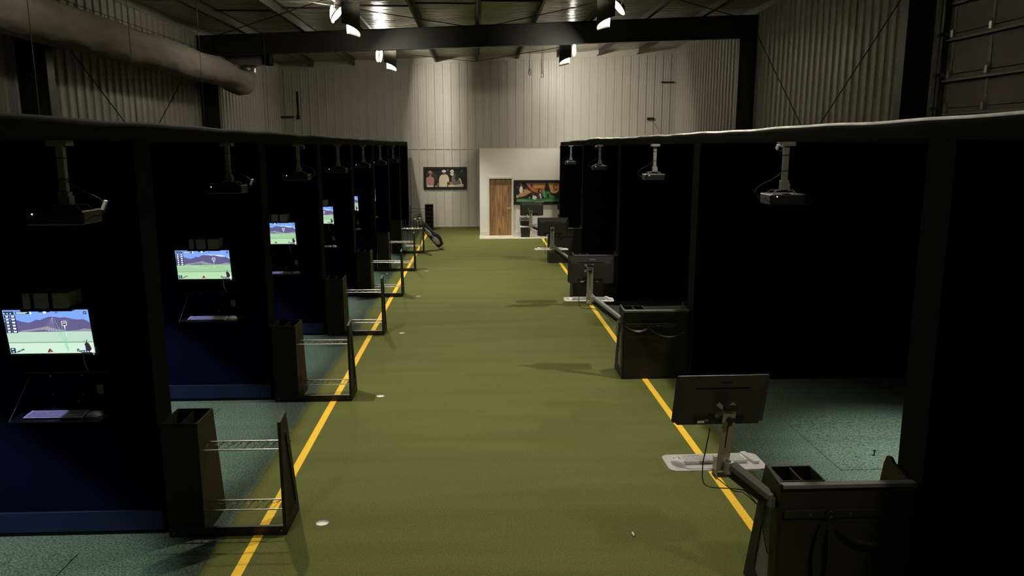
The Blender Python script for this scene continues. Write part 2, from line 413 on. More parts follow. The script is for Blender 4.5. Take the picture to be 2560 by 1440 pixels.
# ------------------------------------------------------------------ overhead door in the right wall
def overhead_door():
    d = bpy.data.objects.new('door_2', None); COL.objects.link(d); struct(d); d.location = (7.50, 0, 0)
    y0, y1 = 6.3, 12.35
    zs = [0.0, 0.53, 1.06, 1.59, 2.12, 2.65, 3.66-0.48, 3.62, 4.13, 4.64, 5.16]
    zs = [0.0, 0.6, 1.2, 1.8, 2.4, 3.0, 3.62, 4.14, 4.76, 5.3]
    for a, b in zip(zs[:-1], zs[1:]):
        G().bx(0.0, 0.04, y0, y1, a+0.004, b-0.004).build('panel', 'doorp', d, bevel=0.006)
        G().bx(-0.05, 0.0, y0, y1, b-0.13, b-0.11).bx(-0.05, -0.044, y0, y1, b-0.13, b-0.08).build('strut', 'doorh', d)
    for y in (12.20, 11.28, 10.1, 8.9, 7.7, 6.5):
        G().bx(-0.012, 0.0, y-0.03, y+0.03, 0, 5.3).build('stile', 'doorh', d)
        for b in zs[5:-1]:
            g = G().bx(-0.05, -0.012, y-0.03, y+0.03, b-0.05, b+0.05); g.path([(-0.02,y,b+0.10),(-0.05,y-0.03,b+0.05),(-0.05,y-0.03,b-0.06),(-0.02,y,b-0.10)],0.008,6)
            g.build('hinge', 'galv', d)
    G().bx(-0.12, -0.04, 12.37, 12.40, 0, 5.6).bx(-0.12,-0.10,12.31,12.40,0,5.6).build('track', 'dgrey', d)
    G().tube((-0.09,12.44,0.0),(-0.09,12.44,5.6),0.012,6).build('cable', 'trimw', d)
    g = G()
    for z in (3.1, 3.62, 4.14, 4.76): g.bx(-0.12, 0.04, 12.31, 12.47, z-0.03, z+0.03)
    g.build('track_bracket', 'dgrey', d)
overhead_door()
struct(G().bx(XR-0.06, XR, 12.45, 12.56, 0, 5.4).build('trim_7', 'trimw'))
struct(G().bx(XR-0.06, XR+0.04, 6.15, 6.28, 0, 5.4).build('trim_8', 'trimw'))
struct(G().bx(XR-0.02, XR, 6.2, 12.5, 5.3, 6.85).build('wall_right', 'wallw'))

# ------------------------------------------------------------------ office volume at the back
struct(G().bx(0.13, 0.42, 26.35, 26.45, 0, 2.95).bx(1.25, 7.4, 26.35, 26.45, 0, 2.95).bx(0.42, 1.25, 26.35, 26.45, 1.98, 2.95).build('wall_office', 'plaster'))
struct(G().bx(0.13, 0.23, 26.45, YB-0.02, 0, 2.95).build('wall_office_side', 'plaster'))
struct(G().bx(0.13, 7.4, 26.35, YB-0.04, 2.95, 2.98).build('ceiling_office', 'trimw'))
struct(G().bx(0.13, 0.38, 26.325, 26.35, 0.012, 0.14).bx(1.27, 7.3, 26.325, 26.35, 0.012, 0.14).build('baseboard_office', 'trimw'))
d = bpy.data.objects.new('door_1', None); COL.objects.link(d); struct(d); d.location = (0, 26.35, 0)
G().bx(0.455, 1.215, 0.06, 0.10, 0.02, 1.95).build('door_leaf', 'wood', d)
G().bx(0.385,0.455,-0.03,0.11,0.012,2.02).bx(1.215,1.285,-0.03,0.11,0.012,2.02).bx(0.455,1.215,-0.03,0.11,1.95,2.02).build('door_frame', 'trimw', d, bevel=0.004)
G().tube((1.15,0.06,0.95),(1.15,0.0,0.95),0.022,12).tube((1.15,0.01,0.95),(1.05,0.01,0.95),0.010,8).build('door_handle', 'galv', d, smooth=True)

# ------------------------------------------------------------------ simulator bays
def partition(x0, x1, y, side):
    """ribbed-free black fabric wall; end cap faces the aisle"""
    o = G().bx(x0, x1, y+0.01, y+0.27, 0, 3.06).build('wall_partition', 'fabric' if side == 'r' else 'navy'); struct(o)
    cx0, cx1 = (x1-0.02, x1+0.012) if side == 'l' else (x0-0.012, x0+0.02)
    struct(G().bx(cx0, cx1, y-0.004, y+0.28, 0, 3.06).build('trim_partition_end', 'fabric'))
    if side == 'l':
        struct(G().bx(x0, x1-0.005, y-0.012, y+0.01, 0.03, 0.20).build('baseboard_left', 'navytrim', bevel=0.005))
        struct(G().bx(x0, x1-0.005, y-0.005, y+0.01, 0.0, 0.03).build('baseboard_left', 'fabric'))
for y in LY[:9]: partition(XL+0.2, LX, y, 'l')
partition(XL+0.2, LX, 28.32, 'l')
for y in [-0.8] + RY: partition(RX, XR-0.2, y, 'r')
partition(RX, XR-0.2, 25.45, 'r')
def canopy(x0, x1, ya, yb, name):
    struct(G().bx(x0, x1, ya, yb, 3.062, 3.19).build(name, 'fascia'))
canopy(XL+0.2, LX-0.03, -1, 28.60, 'ceiling_bays_left'); canopy(RX+0.03, XR-0.2, -1, 25.72, 'ceiling_bays_right')
def fascia(x, ya, yb, side, name):
    n = 120; g = G(); s = 1 if side == 'l' else -1
    vs = []
    for i in range(n+1):
        y = ya + (yb-ya)*i/n
        zt = 3.20 + 0.004*math.sin(y*2.1) + 0.003*math.sin(y*5.3+1) + (0.028*math.exp(-((y-18.0)/1.6)**2) - 0.012*math.exp(-((y-24.0)/1.5)**2) if side == 'r' else 0)
        xo = x + s*0.006*math.sin(y*3.1)
        vs += [(x-s*0.03, y, 3.062), (xo, y, 3.062), (xo, y, zt-0.02), (xo-s*0.014, y, zt), (x-s*0.14, y, zt)]
    fs = []
    for i in range(n):
        a = i*5; b = a+5
        for j in range(4): fs.append((a+j, a+j+1, b+j+1, b+j))
    g.add(vs, fs)
    e = n*5; g.add([vs[e+k] for k in range(5)], [(0,1,2,3,4)])
    o = g.build(name, ['fascia', 'rim'], smooth=True)
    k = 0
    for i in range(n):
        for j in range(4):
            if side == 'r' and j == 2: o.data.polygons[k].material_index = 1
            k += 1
    struct(o)
fascia(LX, -1, 28.62, 'l', 'trim_fascia_left'); fascia(RX, -1, 25.74, 'r', 'trim_fascia_right')

# hitting mats
for i in range(7):
    y = LY[i+1]
    if i == 0: y = 5.78 - 0.0
    yf = 5.78 + 3.27*i - 0.30
    tag(G().bx(-4.5, -3.02, yf-1.5, yf, 0.0, 0.006).build('hitting_mat', 'teal', bevel=0.003),
        'green turf hitting mat set in the floor of the %s left bay' % ORD[i], 'mat', 'hitting mats in the left bays')
tag(G().bx(3.435, 5.0, 6.705, 8.2, 0.0, 0.006).build('hitting_mat', 'teal', bevel=0.003),
    'green turf hitting mat in the lit right bay, with a black tee standing on it', 'mat')
tee = G(); tee.path([(0,0,0.006),(0,0,0.05)], 0.006, 10); tee.path([(0,0,0.05),(0,0,0.062)], 0.008, 12, 0, 0.014)
tag(tee.build('golf_tee', 'blackm', loc=(3.925,7.02,0)), 'black rubber tee standing on the lit right hitting mat', 'tee')
tag(G().path([(0,0,0),(0.05,0.01,0)],0.005,8,0,0.009).build('golf_tee','white',loc=(1.22,5.54,0.009),rot=(0,0,R(80))), 'pale golf tee lying on the turf in the near shadow', 'tee')
tag(G().ball((0,0,0.0214),0.0214).build('golf_ball','white',loc=(-2.15,18.3,0),smooth=True),'white golf ball lying on the turf beyond the fourth left rack','ball')

# ------------------------------------------------------------------ left racks
def left_rack():
    r = root('club_rack', '', 'rack', group='club racks along the left bays')
    g = G()   # storage bin, open top, sloping far side
    prof = [(0,0.0),(0.50,0.0),(0.36,0.935),(0.0,0.935)]
    g.prism(prof, 'x', 0.0, 0.012); g.prism(prof, 'x', 0.268, 0.28)
    g.bx(0.012, 0.268, 0, 0.012, 0, 0.935); g.prism([(0.488,0),(0.5,0),(0.36,0.935),(0.348,0.935)], 'x', 0.012, 0.268)
    g.bx(0.012, 0.268, 0.012, 0.40, 0.55, 0.56)
    g.build('storage_bin', 'rackm', r)
    G().prism([(0.012,0.56),(0.40,0.56),(0.348,0.925),(0.012,0.925)], 'x', 0.134, 0.146).build('divider', 'rackm', r)
    out = [(0,0),(0.45,0),(0.18,0.965),(0,0.935)]; inn = [(0.075,0.09),(0.345,0.13),(0.145,0.80),(0.10,0.80)]
    side = G().ring(out, inn, 'x', 0.885, 0.91).build('side_panel', 'rackm', r)
    g = G(); z = 0.10
    while z < 0.79:
        t = (z-0.09)/0.71; ya = 0.075+0.025*t; t2 = (z-0.13)/0.67; yb_ = 0.345-0.2*t2 if t2 > 0 else 0.345*(z/0.13)
        g.bx(0.892, 0.903, ya, max(ya+0.01, yb_), z, z+0.006); z += 0.017
    g.build('grille', 'blackm', side)
    G().bx(0, 0.91, -0.002, 0.026, 0, 0.078).build('base_rail', 'blackm', r, bevel=0.003)
    for z in (0.21, 0.71):
        g = G(); g.tube((0.28,0.02,z),(0.886,0.02,z),0.006,8,0).tube((0.28,0.17,z+0.012),(0.886,0.17,z+0.012),0.006,8,0)
        o = g.build('club_rest', 'rod', r)
        pts = []; k = 0; x = 0.29
        while x < 0.885: pts.append((x, 0.02 if k % 2 else 0.17, z-0.003 + (0 if k % 2 else 0.012))); x += 0.034; k += 1
        G().path(pts, 0.0028, 5).build('wire_zigzag', 'blackm', o)
        g = G(); x = 0.33
        while x < 0.86:
            g.path([(x,0.17,z+0.004),(x+0.01,0.165,z-0.014),(x+0.045,0.165,z-0.014),(x+0.085,0.17,z+0.006)],0.003,5); x += 0.105
        g.build('wire_clips', 'rod', o)
    for x in (0.04, 0.87): G().tube((x,-0.006,0.04),(x,0.0,0.04),0.006,8).build('bolt', 'galv', r)
    return r
lr = left_rack()
RLY = [5.70, 8.95, 12.25, 15.52, 18.80, 22.02]
LABL = ['nearest black club rack on the left, with a white-lined hole beside it', 'second-nearest black club rack along the left bays', 'third black club rack along the left bays',
        'fourth black club rack along the left bays', 'fifth black club rack along the left bays, empty', 'sixth left club rack, holding a row of upright clubs']
for i, y in enumerate(RLY):
    if i == 0: lr.location = (-2.428, y, 0); lr['label'] = LABL[0]
    else: dup(lr, (-2.428, y, 0), LABL[i])
# far rack by the back wall: shelved bin on the aisle side
r = root('club_rack', 'far left rack by the back wall, tall slatted bin beside two bars', 'rack', (-2.40, 28.2, 0))
G().ring([(0.53,0),(0.83,0),(0.83,0.95),(0.53,0.95)], [(0.55,0.02),(0.81,0.02),(0.81,0.93),(0.55,0.93)], 'y', 0, 0.3).bx(0.54,0.82,0.28,0.3,0.01,0.94).build('storage_bin','blackm',r)
for k in range(6): G().bx(0.55,0.81,0.01,0.28,0.08+0.145*k,0.10+0.145*k).build('shelf','rackm',r)
G().tube((0,0.05,0.80),(0.53,0.05,0.80),0.009,6).tube((0,0.05,0.68),(0.53,0.05,0.68),0.009,6).tube((0,0.05,0.2),(0.53,0.05,0.2),0.009,6).build('club_rest','blackm',r)
G().bx(-0.02,0.0,0,0.3,0,0.9).build('side_panel','blackm',r)
# clubs in the sixth rack
for k in range(7):
    x = -2.10 + 0.078*k + random.uniform(-0.01, 0.01); y = 22.02 + 0.08
    c = root('golf_club', 'dark golf club standing upright in the sixth left rack', 'golf club', (x, y, 0.0), group='clubs in the sixth left rack')
    G().tube((0,0.0,0.03),(random.uniform(-0.01,0.01),0.0,0.70),0.006,6).build('shaft','dgrey',c)
    G().tube((0,0,0.70),(0,0,0.96+random.uniform(-0.02,0.02)),0.013,8,0,0.016).build('grip','blackp',c)
    G().bx(-0.015,0.05,-0.04,0.0,0.0,0.035).build('club_head','galv',c,bevel=0.006)

# ------------------------------------------------------------------ right racks
def right_rack():
    r = root('club_rack', '', 'rack', group='covered racks along the right bays')
    out = [(0,0),(0.54,0),(0.26,0.955),(0,0.925)]; inn = [(0.11,0.10),(0.36,0.14),(0.20,0.80),(0.12,0.80)]
    side = G().ring(out, inn, 'x', 0.0, 0.022).build('side_panel', 'rackm', r)
    g = G(); z = 0.11
    while z < 0.79:
        ya = 0.112; yb_ = 0.36 - 0.16*max(0, (z-0.14)/0.66)
        g.bx(0.006, 0.016, ya, yb_, z, z+0.007); z += 0.018
    g.build('grille', 'dgrey', side)
    G().bx(0.022, 0.86, 0.0, 0.018, 0.0, 0.905).build('back_panel', 'panel', r)
    G().bx(0.012, 0.87, -0.022, 0.03, 0.905, 0.93).build('top_rail', 'dgrey', r, bevel=0.002)
    g = G(); prof = [(0.032,0.5),(0.40,0.5),(0.265,0.935),(0.032,0.935)]
    g.prism(prof, 'x', 0.022, 0.032); g.prism(prof, 'x', 0.292, 0.302)
    g.bx(0.032,0.292,0.032,0.042,0.5,0.935); g.prism([(0.39,0.5),(0.40,0.5),(0.265,0.935),(0.255,0.935)],'x',0.032,0.292); g.bx(0.032,0.292,0.04,0.38,0.5,0.51)
    g.build('storage_bin', 'rackm', r)
    G().prism([(0.042,0.51),(0.38,0.51),(0.255,0.93),(0.042,0.93)],'x',0.155,0.165).build('divider','rackm',r)
    far = [(0.0,0.0),(0.54,0.0),(0.36,0.90),(0.33,0.965),(0.29,0.975),(0.25,0.95),(0.0,0.91)]
    G().prism(far, 'x', 0.86, 0.88).build('side_panel', 'rackm', r)
    G().bx(0.03, 0.72, -0.014, 0.0, 0.70, 0.755).build('cross_bar', 'blackp', r, bevel=0.004)
    for x in (0.20, 0.46): G().tube((x,-0.020,0.728),(x,-0.012,0.728),0.006,8).build('bolt', 'galv', r)
    G().bx(-0.0,0.022,0.10,0.13,0,0.02).build('foot','blackm',r)
    h = G(); h.path([(0.325+0.018*math.cos(a), -0.03, 0.735+0.018*math.sin(a)) for a in [2*math.pi*k/12 for k in range(13)]],0.005,6)
    h.path([(0.328+0.016*math.cos(a), -0.03, 0.695+0.016*math.sin(a)) for a in [2*math.pi*k/12 for k in range(13)]],0.005,6)
    h.bx(0.30,0.35,-0.028,-0.014,0.68,0.765).build('hook','blackp',r)
    return r
rr = right_rack()
LABR = ['nearest black covered rack on the right, slatted side close to the camera', 'second black covered rack on the right, behind the near monitor', 'third black covered rack on the right, behind the second monitor', 'farthest black covered rack on the right, near the office']
RRY = [4.45, 9.68, 14.86, 19.98]
for i, y in enumerate(RRY):
    if i == 0: rr.location = (1.90, y, 0); rr['label'] = LABR[0]
    else: dup(rr, (1.90, y, 0), LABR[i])
# elastic straps hung on the cross bars
def arc(p, q, sag, n=16):
    p, q = Vector(p), Vector(q); out = []
    for i in range(n+1):
        t = i/n; v = p.lerp(q, t); v.z -= sag*4*t*(1-t); out.append(v)
    return out
def straps(y, kind, lab):
    r = root('exercise_strap', lab, 'strap', (1.90, y, 0))
    if kind == 0:
        pts = [(0.32,-0.034,0.70)] + [(0.34+0.01*k+0.035*k, -0.036, 0.70-0.055*k+0.004*k*k) for k in range(1,4)] + [(0.50+0.055*k, -0.036-0.002*k, 0.555-0.03*math.sin(math.pi*(k+0.3)/6)) for k in range(6)] + [(0.82,-0.045,0.64)]
        G().ribbon(pts, (0.0,0.022,0.012), 0.003).build('long_loop', 'blackp', r)
        G().ribbon([(0.30,-0.03,0.69),(0.265,-0.034,0.60),(0.245,-0.036,0.45),(0.26,-0.036,0.28),(0.30,-0.036,0.12)],(0.05,0.0,0.0),0.003).build('hanging_loop','blackp',r)
        G().ribbon([(0.32,-0.036,0.68),(0.335,-0.04,0.60),(0.345,-0.042,0.45),(0.33,-0.042,0.30),(0.34,-0.04,0.12)],(0.045,0.0,0.0),0.003).build('hanging_loop','blackp',r)
    else:
        G().ribbon(arc((0.31,-0.034,0.69),(0.02,-0.03,0.73),0.05),(0,0.03,0.02),0.003).build('short_loop','blackp',r)
        G().ribbon(arc((0.33,-0.034,0.70),(0.80,-0.036,0.64),0.09),(0,0.02,0.012),0.003).build('long_loop','blackp',r)
    return r
straps(4.45, 0, 'black elastic strap looped over the bar of the nearest right rack')
straps(9.68, 1, 'black elastic strap looped over the bar of the second right rack')

# ------------------------------------------------------------------ monitors
def monitor(label, loc, rot, logo='fabric', group=None, screen='glassd', W=0.605, H=0.352, wall=False):
    """back faces -y, screen faces +y; origin at the centre"""
    r = root('computer_monitor', label, 'monitor', loc, rot=rot, group=group)
    g = G(); g.prism(rrect(W, H, 0.008), 'y', 0.0, 0.014)
    if not wall:
        outl = [(-W/2+0.006,-H/2+0.004),(-W/2+0.006,H/2-0.004),(W/2-0.006,H/2-0.004),(W/2-0.006,-H/2+0.004)]
        inl = [(-W/2+0.03,-H/2-0.012),(-W/2+0.05,H/2-0.10),(W/2-0.05,H/2-0.10),(W/2-0.03,-H/2-0.012)]
        n = len(g.v)
        vs = [(x,0.0,z) for x,z in outl] + [(x,-0.018,z) for x,z in inl]
        g.add(vs, [(4,5,6,7),(0,1,5,4),(1,2,6,5),(2,3,7,6),(3,0,4,7)])
    g.build('housing', 'blackp' if wall else 'monb', r, bevel=0.003)
    if wall:
        pass
    else:
        G().bx(-W/2+0.004, W/2-0.004, 0.0142, 0.0152, -H/2+0.014, H/2-0.006).build('screen', screen, r)
        text('PHILIPS', 0.022, logo, r, (0.02, -0.0095, H/2-0.045), (R(90),0,0))
        G().bx(-0.175, 0.175, -0.0172, -0.009, H/2-0.088, H/2-0.080).build('vent_slot', 'fabric', r)
        g = G().bx(-0.165, 0.165, -0.0215, -0.016, -H/2-0.008, -H/2+0.062); pb = g.build('port_panel', 'blackm', r, bevel=0.002)
        G().bx(-0.142,-0.095,-0.0230,-0.0212,-H/2+0.004,-H/2+0.022).build('label_sticker', 'white', pb)
        g = G(); g.bx(-0.09,-0.083,-0.0255,-0.0212,-H/2+0.014,-H/2+0.034).bx(-0.078,-0.071,-0.0255,-0.0212,-H/2+0.018,-H/2+0.030).bx(0.07,0.10,-0.0235,-0.0212,-H/2+0.008,-H/2+0.018)
        g.build('plug', 'grey', pb)
    return r
def arm(i, base, hinge, tilt, yaw, lab):
    """workstation arm: clamp on the rack, spring arm, hinge, tall slotted post and tray. returns post matrix"""
    r = root('monitor_arm', lab, 'monitor arm', base, group='monitor arms on the right racks')
    b = Vector(base); h = Vector(hinge) - b
    a = Vector((-0.02, 0.07, 0.79)); 
    d = (h - a); L = d.length; ax = d.normalized(); side = ax.cross(Vector((0,0,1))).normalized(); up = side.cross(ax).normalized()
    mt = Matrix((ax, side, up)).transposed().to_4x4(); mt.translation = a
    G().obx(mt, 0.03, L-0.03, -0.026, 0.026, -0.055, 0.012, 0).build('arm_underside', 'blackp', r, bevel=0.004)
    G().obx(mt, 0.02, L-0.02, -0.042, 0.042, 0.0, 0.036).build('spring_arm', 'dgrey' if i == 0 else 'grey', r, bevel=0.004)
    g = G(); g.bx(-0.022, 0.0, 0.04, 0.10, 0.75, 0.82); g.tube((a.x-0.01,a.y,a.z-0.04),(a.x-0.01,a.y,a.z+0.045),0.022,12)
    g.build('clamp', 'dgrey', r, bevel=0.003)
    g = G(); g.tube(h+Vector((0,-0.01,-0.05)), h+Vector((0,-0.01,0.03)), 0.034, 16); g.tube(h+Vector((0,-0.01,0.03)), h+Vector((0,-0.01,0.045)), 0.016, 12)
    g.build('hinge', 'alu', r, bevel=0.003)
    # head: rotates by yaw about the hinge
    hm = Matrix.Translation(h + Vector((-0.035, 0.03, -0.10))) @ Matrix.Rotation(yaw, 4, 'Z')
    tm = hm @ Matrix.Rotation(tilt, 4, 'X')
    def P(g): return g
    g = G(); g.obx(tm, -0.041, 0.041, -0.004, 0.004, 0.06, 0.52); post = g.build('post', 'alu', r, bevel=0.001)
    G().obx(tm, -0.003, 0.003, -0.006, -0.0035, 0.24, 0.47).build('slot', 'fabric', post)
    G().obx(tm, -0.042, 0.042, -0.02, 0.02, 0.52, 0.545).build('post_cap', 'blackp', post, bevel=0.004)
    kn = G(); c = tm @ Vector((0, -0.006, 0.455)); c2 = tm @ Vector((0, -0.04, 0.455)); kn.tube(c, c2, 0.018, 12)
    kn.obx(tm, -0.028, 0.028, -0.045, -0.028, 0.455, 0.478); kn.obx(tm, -0.010, 0.010, -0.045, -0.028, 0.425, 0.46); kn.build('knob', 'blackp', post, bevel=0.003)
    g = G(); g.obx(hm, -0.042, -0.032, -0.03, 0.05, 0.0, 0.14); g.obx(hm, -0.042, 0.05, -0.006, 0.0, 0.06, 0.15); g.obx(hm,-0.042,0.05,0.0,0.06,0.0,0.01)
    bx_ = g.build('post_bracket', 'alu', r, bevel=0.002)
    g = G()
    for x in (-0.026, 0.034): 
        c = hm @ Vector((x,-0.006,0.13)); g.ball(c, 0.006)
    g.build('screws', 'rod', bx_, smooth=True)
    # vesa plate
    g = G()
    vm = tm @ Matrix.Translation(Vector((-0.012, 0.045, 0.49)))
    for sx in (-1, 1):
        for sz in (-1, 1):
            g.obx(vm @ Matrix.Rotation(sx*sz*R(-42), 4, 'Y'), 0 if sx > 0 else -0.075, 0.075 if sx > 0 else 0, -0.003, 0.003, -0.014, 0.014)
    g.obx(vm, -0.02, 0.02, -0.05, 0.0, -0.02, 0.02)
    g.build('mount_plate', 'grey', r, bevel=0.002)
    # tray
    tr = hm @ Matrix.Translation(Vector((0.0, 0.15, 0.045)))
    poly = rrect(0.665, 0.27, 0.05, 6)
    g = G(); g.prism(poly, 'z', -0.004, 0.004)
    for k in range(len(g.v)): g.v[k] = tuple(tr @ Vector(g.v[k]))
    g.build('tray', 'paper', r, bevel=0.002)
    # cables
    mc = tm @ Vector((-0.11, 0.022, 0.372))
    pts = [mc, mc + Vector((-0.012,-0.03,-0.03)), mc+Vector((-0.035,-0.05,-0.13)), hm @ Vector((-0.145,-0.06,0.10)), hm @ Vector((-0.12,-0.07,-0.02)), h+Vector((0.02,-0.08,-0.13)), h+Vector((0.10,-0.08,-0.15)), a+Vector((-0.10,-0.03,-0.02))]
    G().path(smoothp(pts), 0.0038, 6).build('cable', 'blackp', r, smooth=True)
    G().path(smoothp([hm @ Vector((-0.05,0.0,0.02)), h+Vector((0.02,-0.06,-0.15)), h+Vector((0.09,-0.07,-0.165)), a+Vector((-0.09,-0.02,-0.03))]), 0.003, 6).build('cable', 'blackp', r, smooth=True)
    G().path(smoothp([a+Vector((-0.05,-0.02,-0.06)), a+Vector((-0.06,-0.03,-0.16)), a+Vector((-0.03,-0.02,-0.30)), a+Vector((0.015,0.05,-0.40))]), 0.004, 6).build('cable', 'blackp', r, smooth=True)
    wm = Matrix.Translation(b)
    return wm @ tm, wm @ tr
def smoothp(pts, n=6):
    pts = [Vector(p) for p in pts]; out = []
    P = [pts[0]] + pts + [pts[-1]]
    for i in range(1, len(P)-2):
        for k in range(n):
            t = k/n
            out.append(0.5*((2*P[i]) + (-P[i-1]+P[i+1])*t + (2*P[i-1]-5*P[i]+4*P[i+1]-P[i+2])*t*t + (-P[i-1]+3*P[i]-3*P[i+1]+P[i+2])*t**3))
    out.append(pts[-1]); return out
def place(o, mtx):
    o.matrix_world = mtx; return o
def keyboard(label, mtx, w=0.44, d=0.125, group=None):
    r = root('keyboard', label, 'keyboard', group=group); r.matrix_world = mtx
    G().prism([(-d/2,0),(d/2,0),(d/2,0.022),(-d/2,0.012)], 'x', -w/2, w/2).build('body', 'white', r, bevel=0.003)
    g = G(); rows = 5; 
    for q in range(rows):
        yy = -d/2 + 0.012 + q*(d-0.02)/rows; x = -w/2+0.012
        zz = 0.0125 + 0.010*(yy+d/2)/d
        n = 17
        for k in range(n):
            x0 = -w/2+0.01 + k*(w-0.02)/n
            if k in (12, 13) and q in (1,): continue
            g.bx(x0+0.001, x0+(w-0.02)/n-0.0015, yy, yy+(d-0.02)/rows-0.003, zz, zz+0.003)
    g.build('keys', 'keyg' if w > 0.3 else 'white', r)
    return r
def mouse(label, mtx, group=None):
    r = root('computer_mouse', label, 'mouse', group=group); r.matrix_world = mtx
    G().ball((0,0,0), 0.034, 0, 0.95, 1.75, 1.05, 16, 8, True).build('shell', 'white', r, smooth=True)
    G().bx(-0.002,0.002,0.018,0.045,0.026,0.031).build('wheel','grey',r)
    return r
ARMS = [
    dict(y=4.45, h=(1.645,4.70,0.955), tilt=R(12), yaw=R(1), mt=R(15), logo='fabric', mon=(1.585,4.735,1.40)),
    dict(y=9.68, h=(1.53,9.92,1.05), tilt=R(2), yaw=R(-4), mt=R(2), logo='white', mon=(1.515,10.02,1.42)),
    dict(y=14.86, h=(1.54,15.10,1.05), tilt=R(2), yaw=R(0), mt=R(2), logo='fabric', mon=(1.52,15.17,1.46)),
    dict(y=19.98, h=(1.475,20.25,0.97), tilt=R(2), yaw=R(0), mt=R(2), logo='fabric', mon=(1.47,20.33,1.41)),
]
AO = ['nearest', 'second-nearest', 'third', 'farthest']
for i, a in enumerate(ARMS):
    pm, tr = arm(i, (1.90, a['y'], 0), a['h'], a['tilt'], a['yaw'], '%s grey metal arm with tall slotted post and tray on the right racks' % AO[i])
    monitor('black monitor seen from the back, %s on the right side' % AO[i], a['mon'], (a['mt'], R(-0.0), a['yaw']), a['logo'], 'monitors on the right arms')
    T = lambda x, y, rz: tr @ Matrix.Translation(Vector((x, y, 0.0042))) @ Matrix.Rotation(rz, 4, 'Z')
    keyboard('white keyboard on the %s right tray' % AO[i], T(0.0, 0.03, R(180) if i else R(180)), group='keyboards on the right trays')
    mouse('white computer mouse at the left end of the %s right tray' % AO[i], T(-0.255, -0.03, R(35)), group='mice on the right trays')
    if i in (0, 1):
        rc = root('remote_control', 'white remote control at the right end of the %s tray' % AO[i], 'remote control'); rc.matrix_world = T(0.262, 0.035, R(14))
        G().bx(-0.021,0.021,-0.085,0.085,0,0.02).build('body','white',rc,bevel=0.004)
        g = G()
        for q in range(7):
            for k in range(2): g.bx(-0.014+0.016*k, -0.004+0.016*k, -0.07+0.02*q, -0.06+0.02*q, 0.02, 0.0215)
        g.build('buttons','keyg',rc)
    if i == 0:
        G2 = G().path(smoothp([tr @ Vector((-0.235,-0.085,0.006)), tr @ Vector((-0.20,-0.11,0.007)), tr @ Vector((-0.10,-0.115,0.007)), tr @ Vector((-0.04,-0.125,0.007))]),0.0022,6)
        tag(G2.build('mouse_cable','white'), 'white mouse cable lying on the nearest right tray', 'cable')

# ------------------------------------------------------------------ left bay stations
E_ = 1.15
S = dict(sky=flat('scr_sky',(0.20,0.36,0.85),E_), sky2=flat('scr_haze',(0.55,0.72,0.95),E_), mtn=flat('scr_mountain',(0.115,0.105,0.24),E_), mtn2=flat('scr_foothill',(0.30,0.28,0.34),E_),
         gr=flat('scr_green',(0.34,0.54,0.32),E_), gr2=flat('scr_green_near',(0.44,0.66,0.40),E_), band=flat('scr_green_band',(0.22,0.42,0.24),E_), hud=flat('scr_hud',(0.012,0.035,0.075),E_),
         wh=flat('scr_white',(0.9,0.93,1.0),E_*1.2), red=flat('scr_red',(0.45,0.06,0.06),E_), dk=flat('scr_dark',(0.03,0.02,0.03),E_), trace=flat('scr_trace',(0.15,0.60,0.30),E_),
         gr_l=flat('scr_green_pale',(0.47,0.66,0.54),E_), gr2_l=flat('scr_green_near_pale',(0.58,0.77,0.62),E_))
SN = list(S.keys())
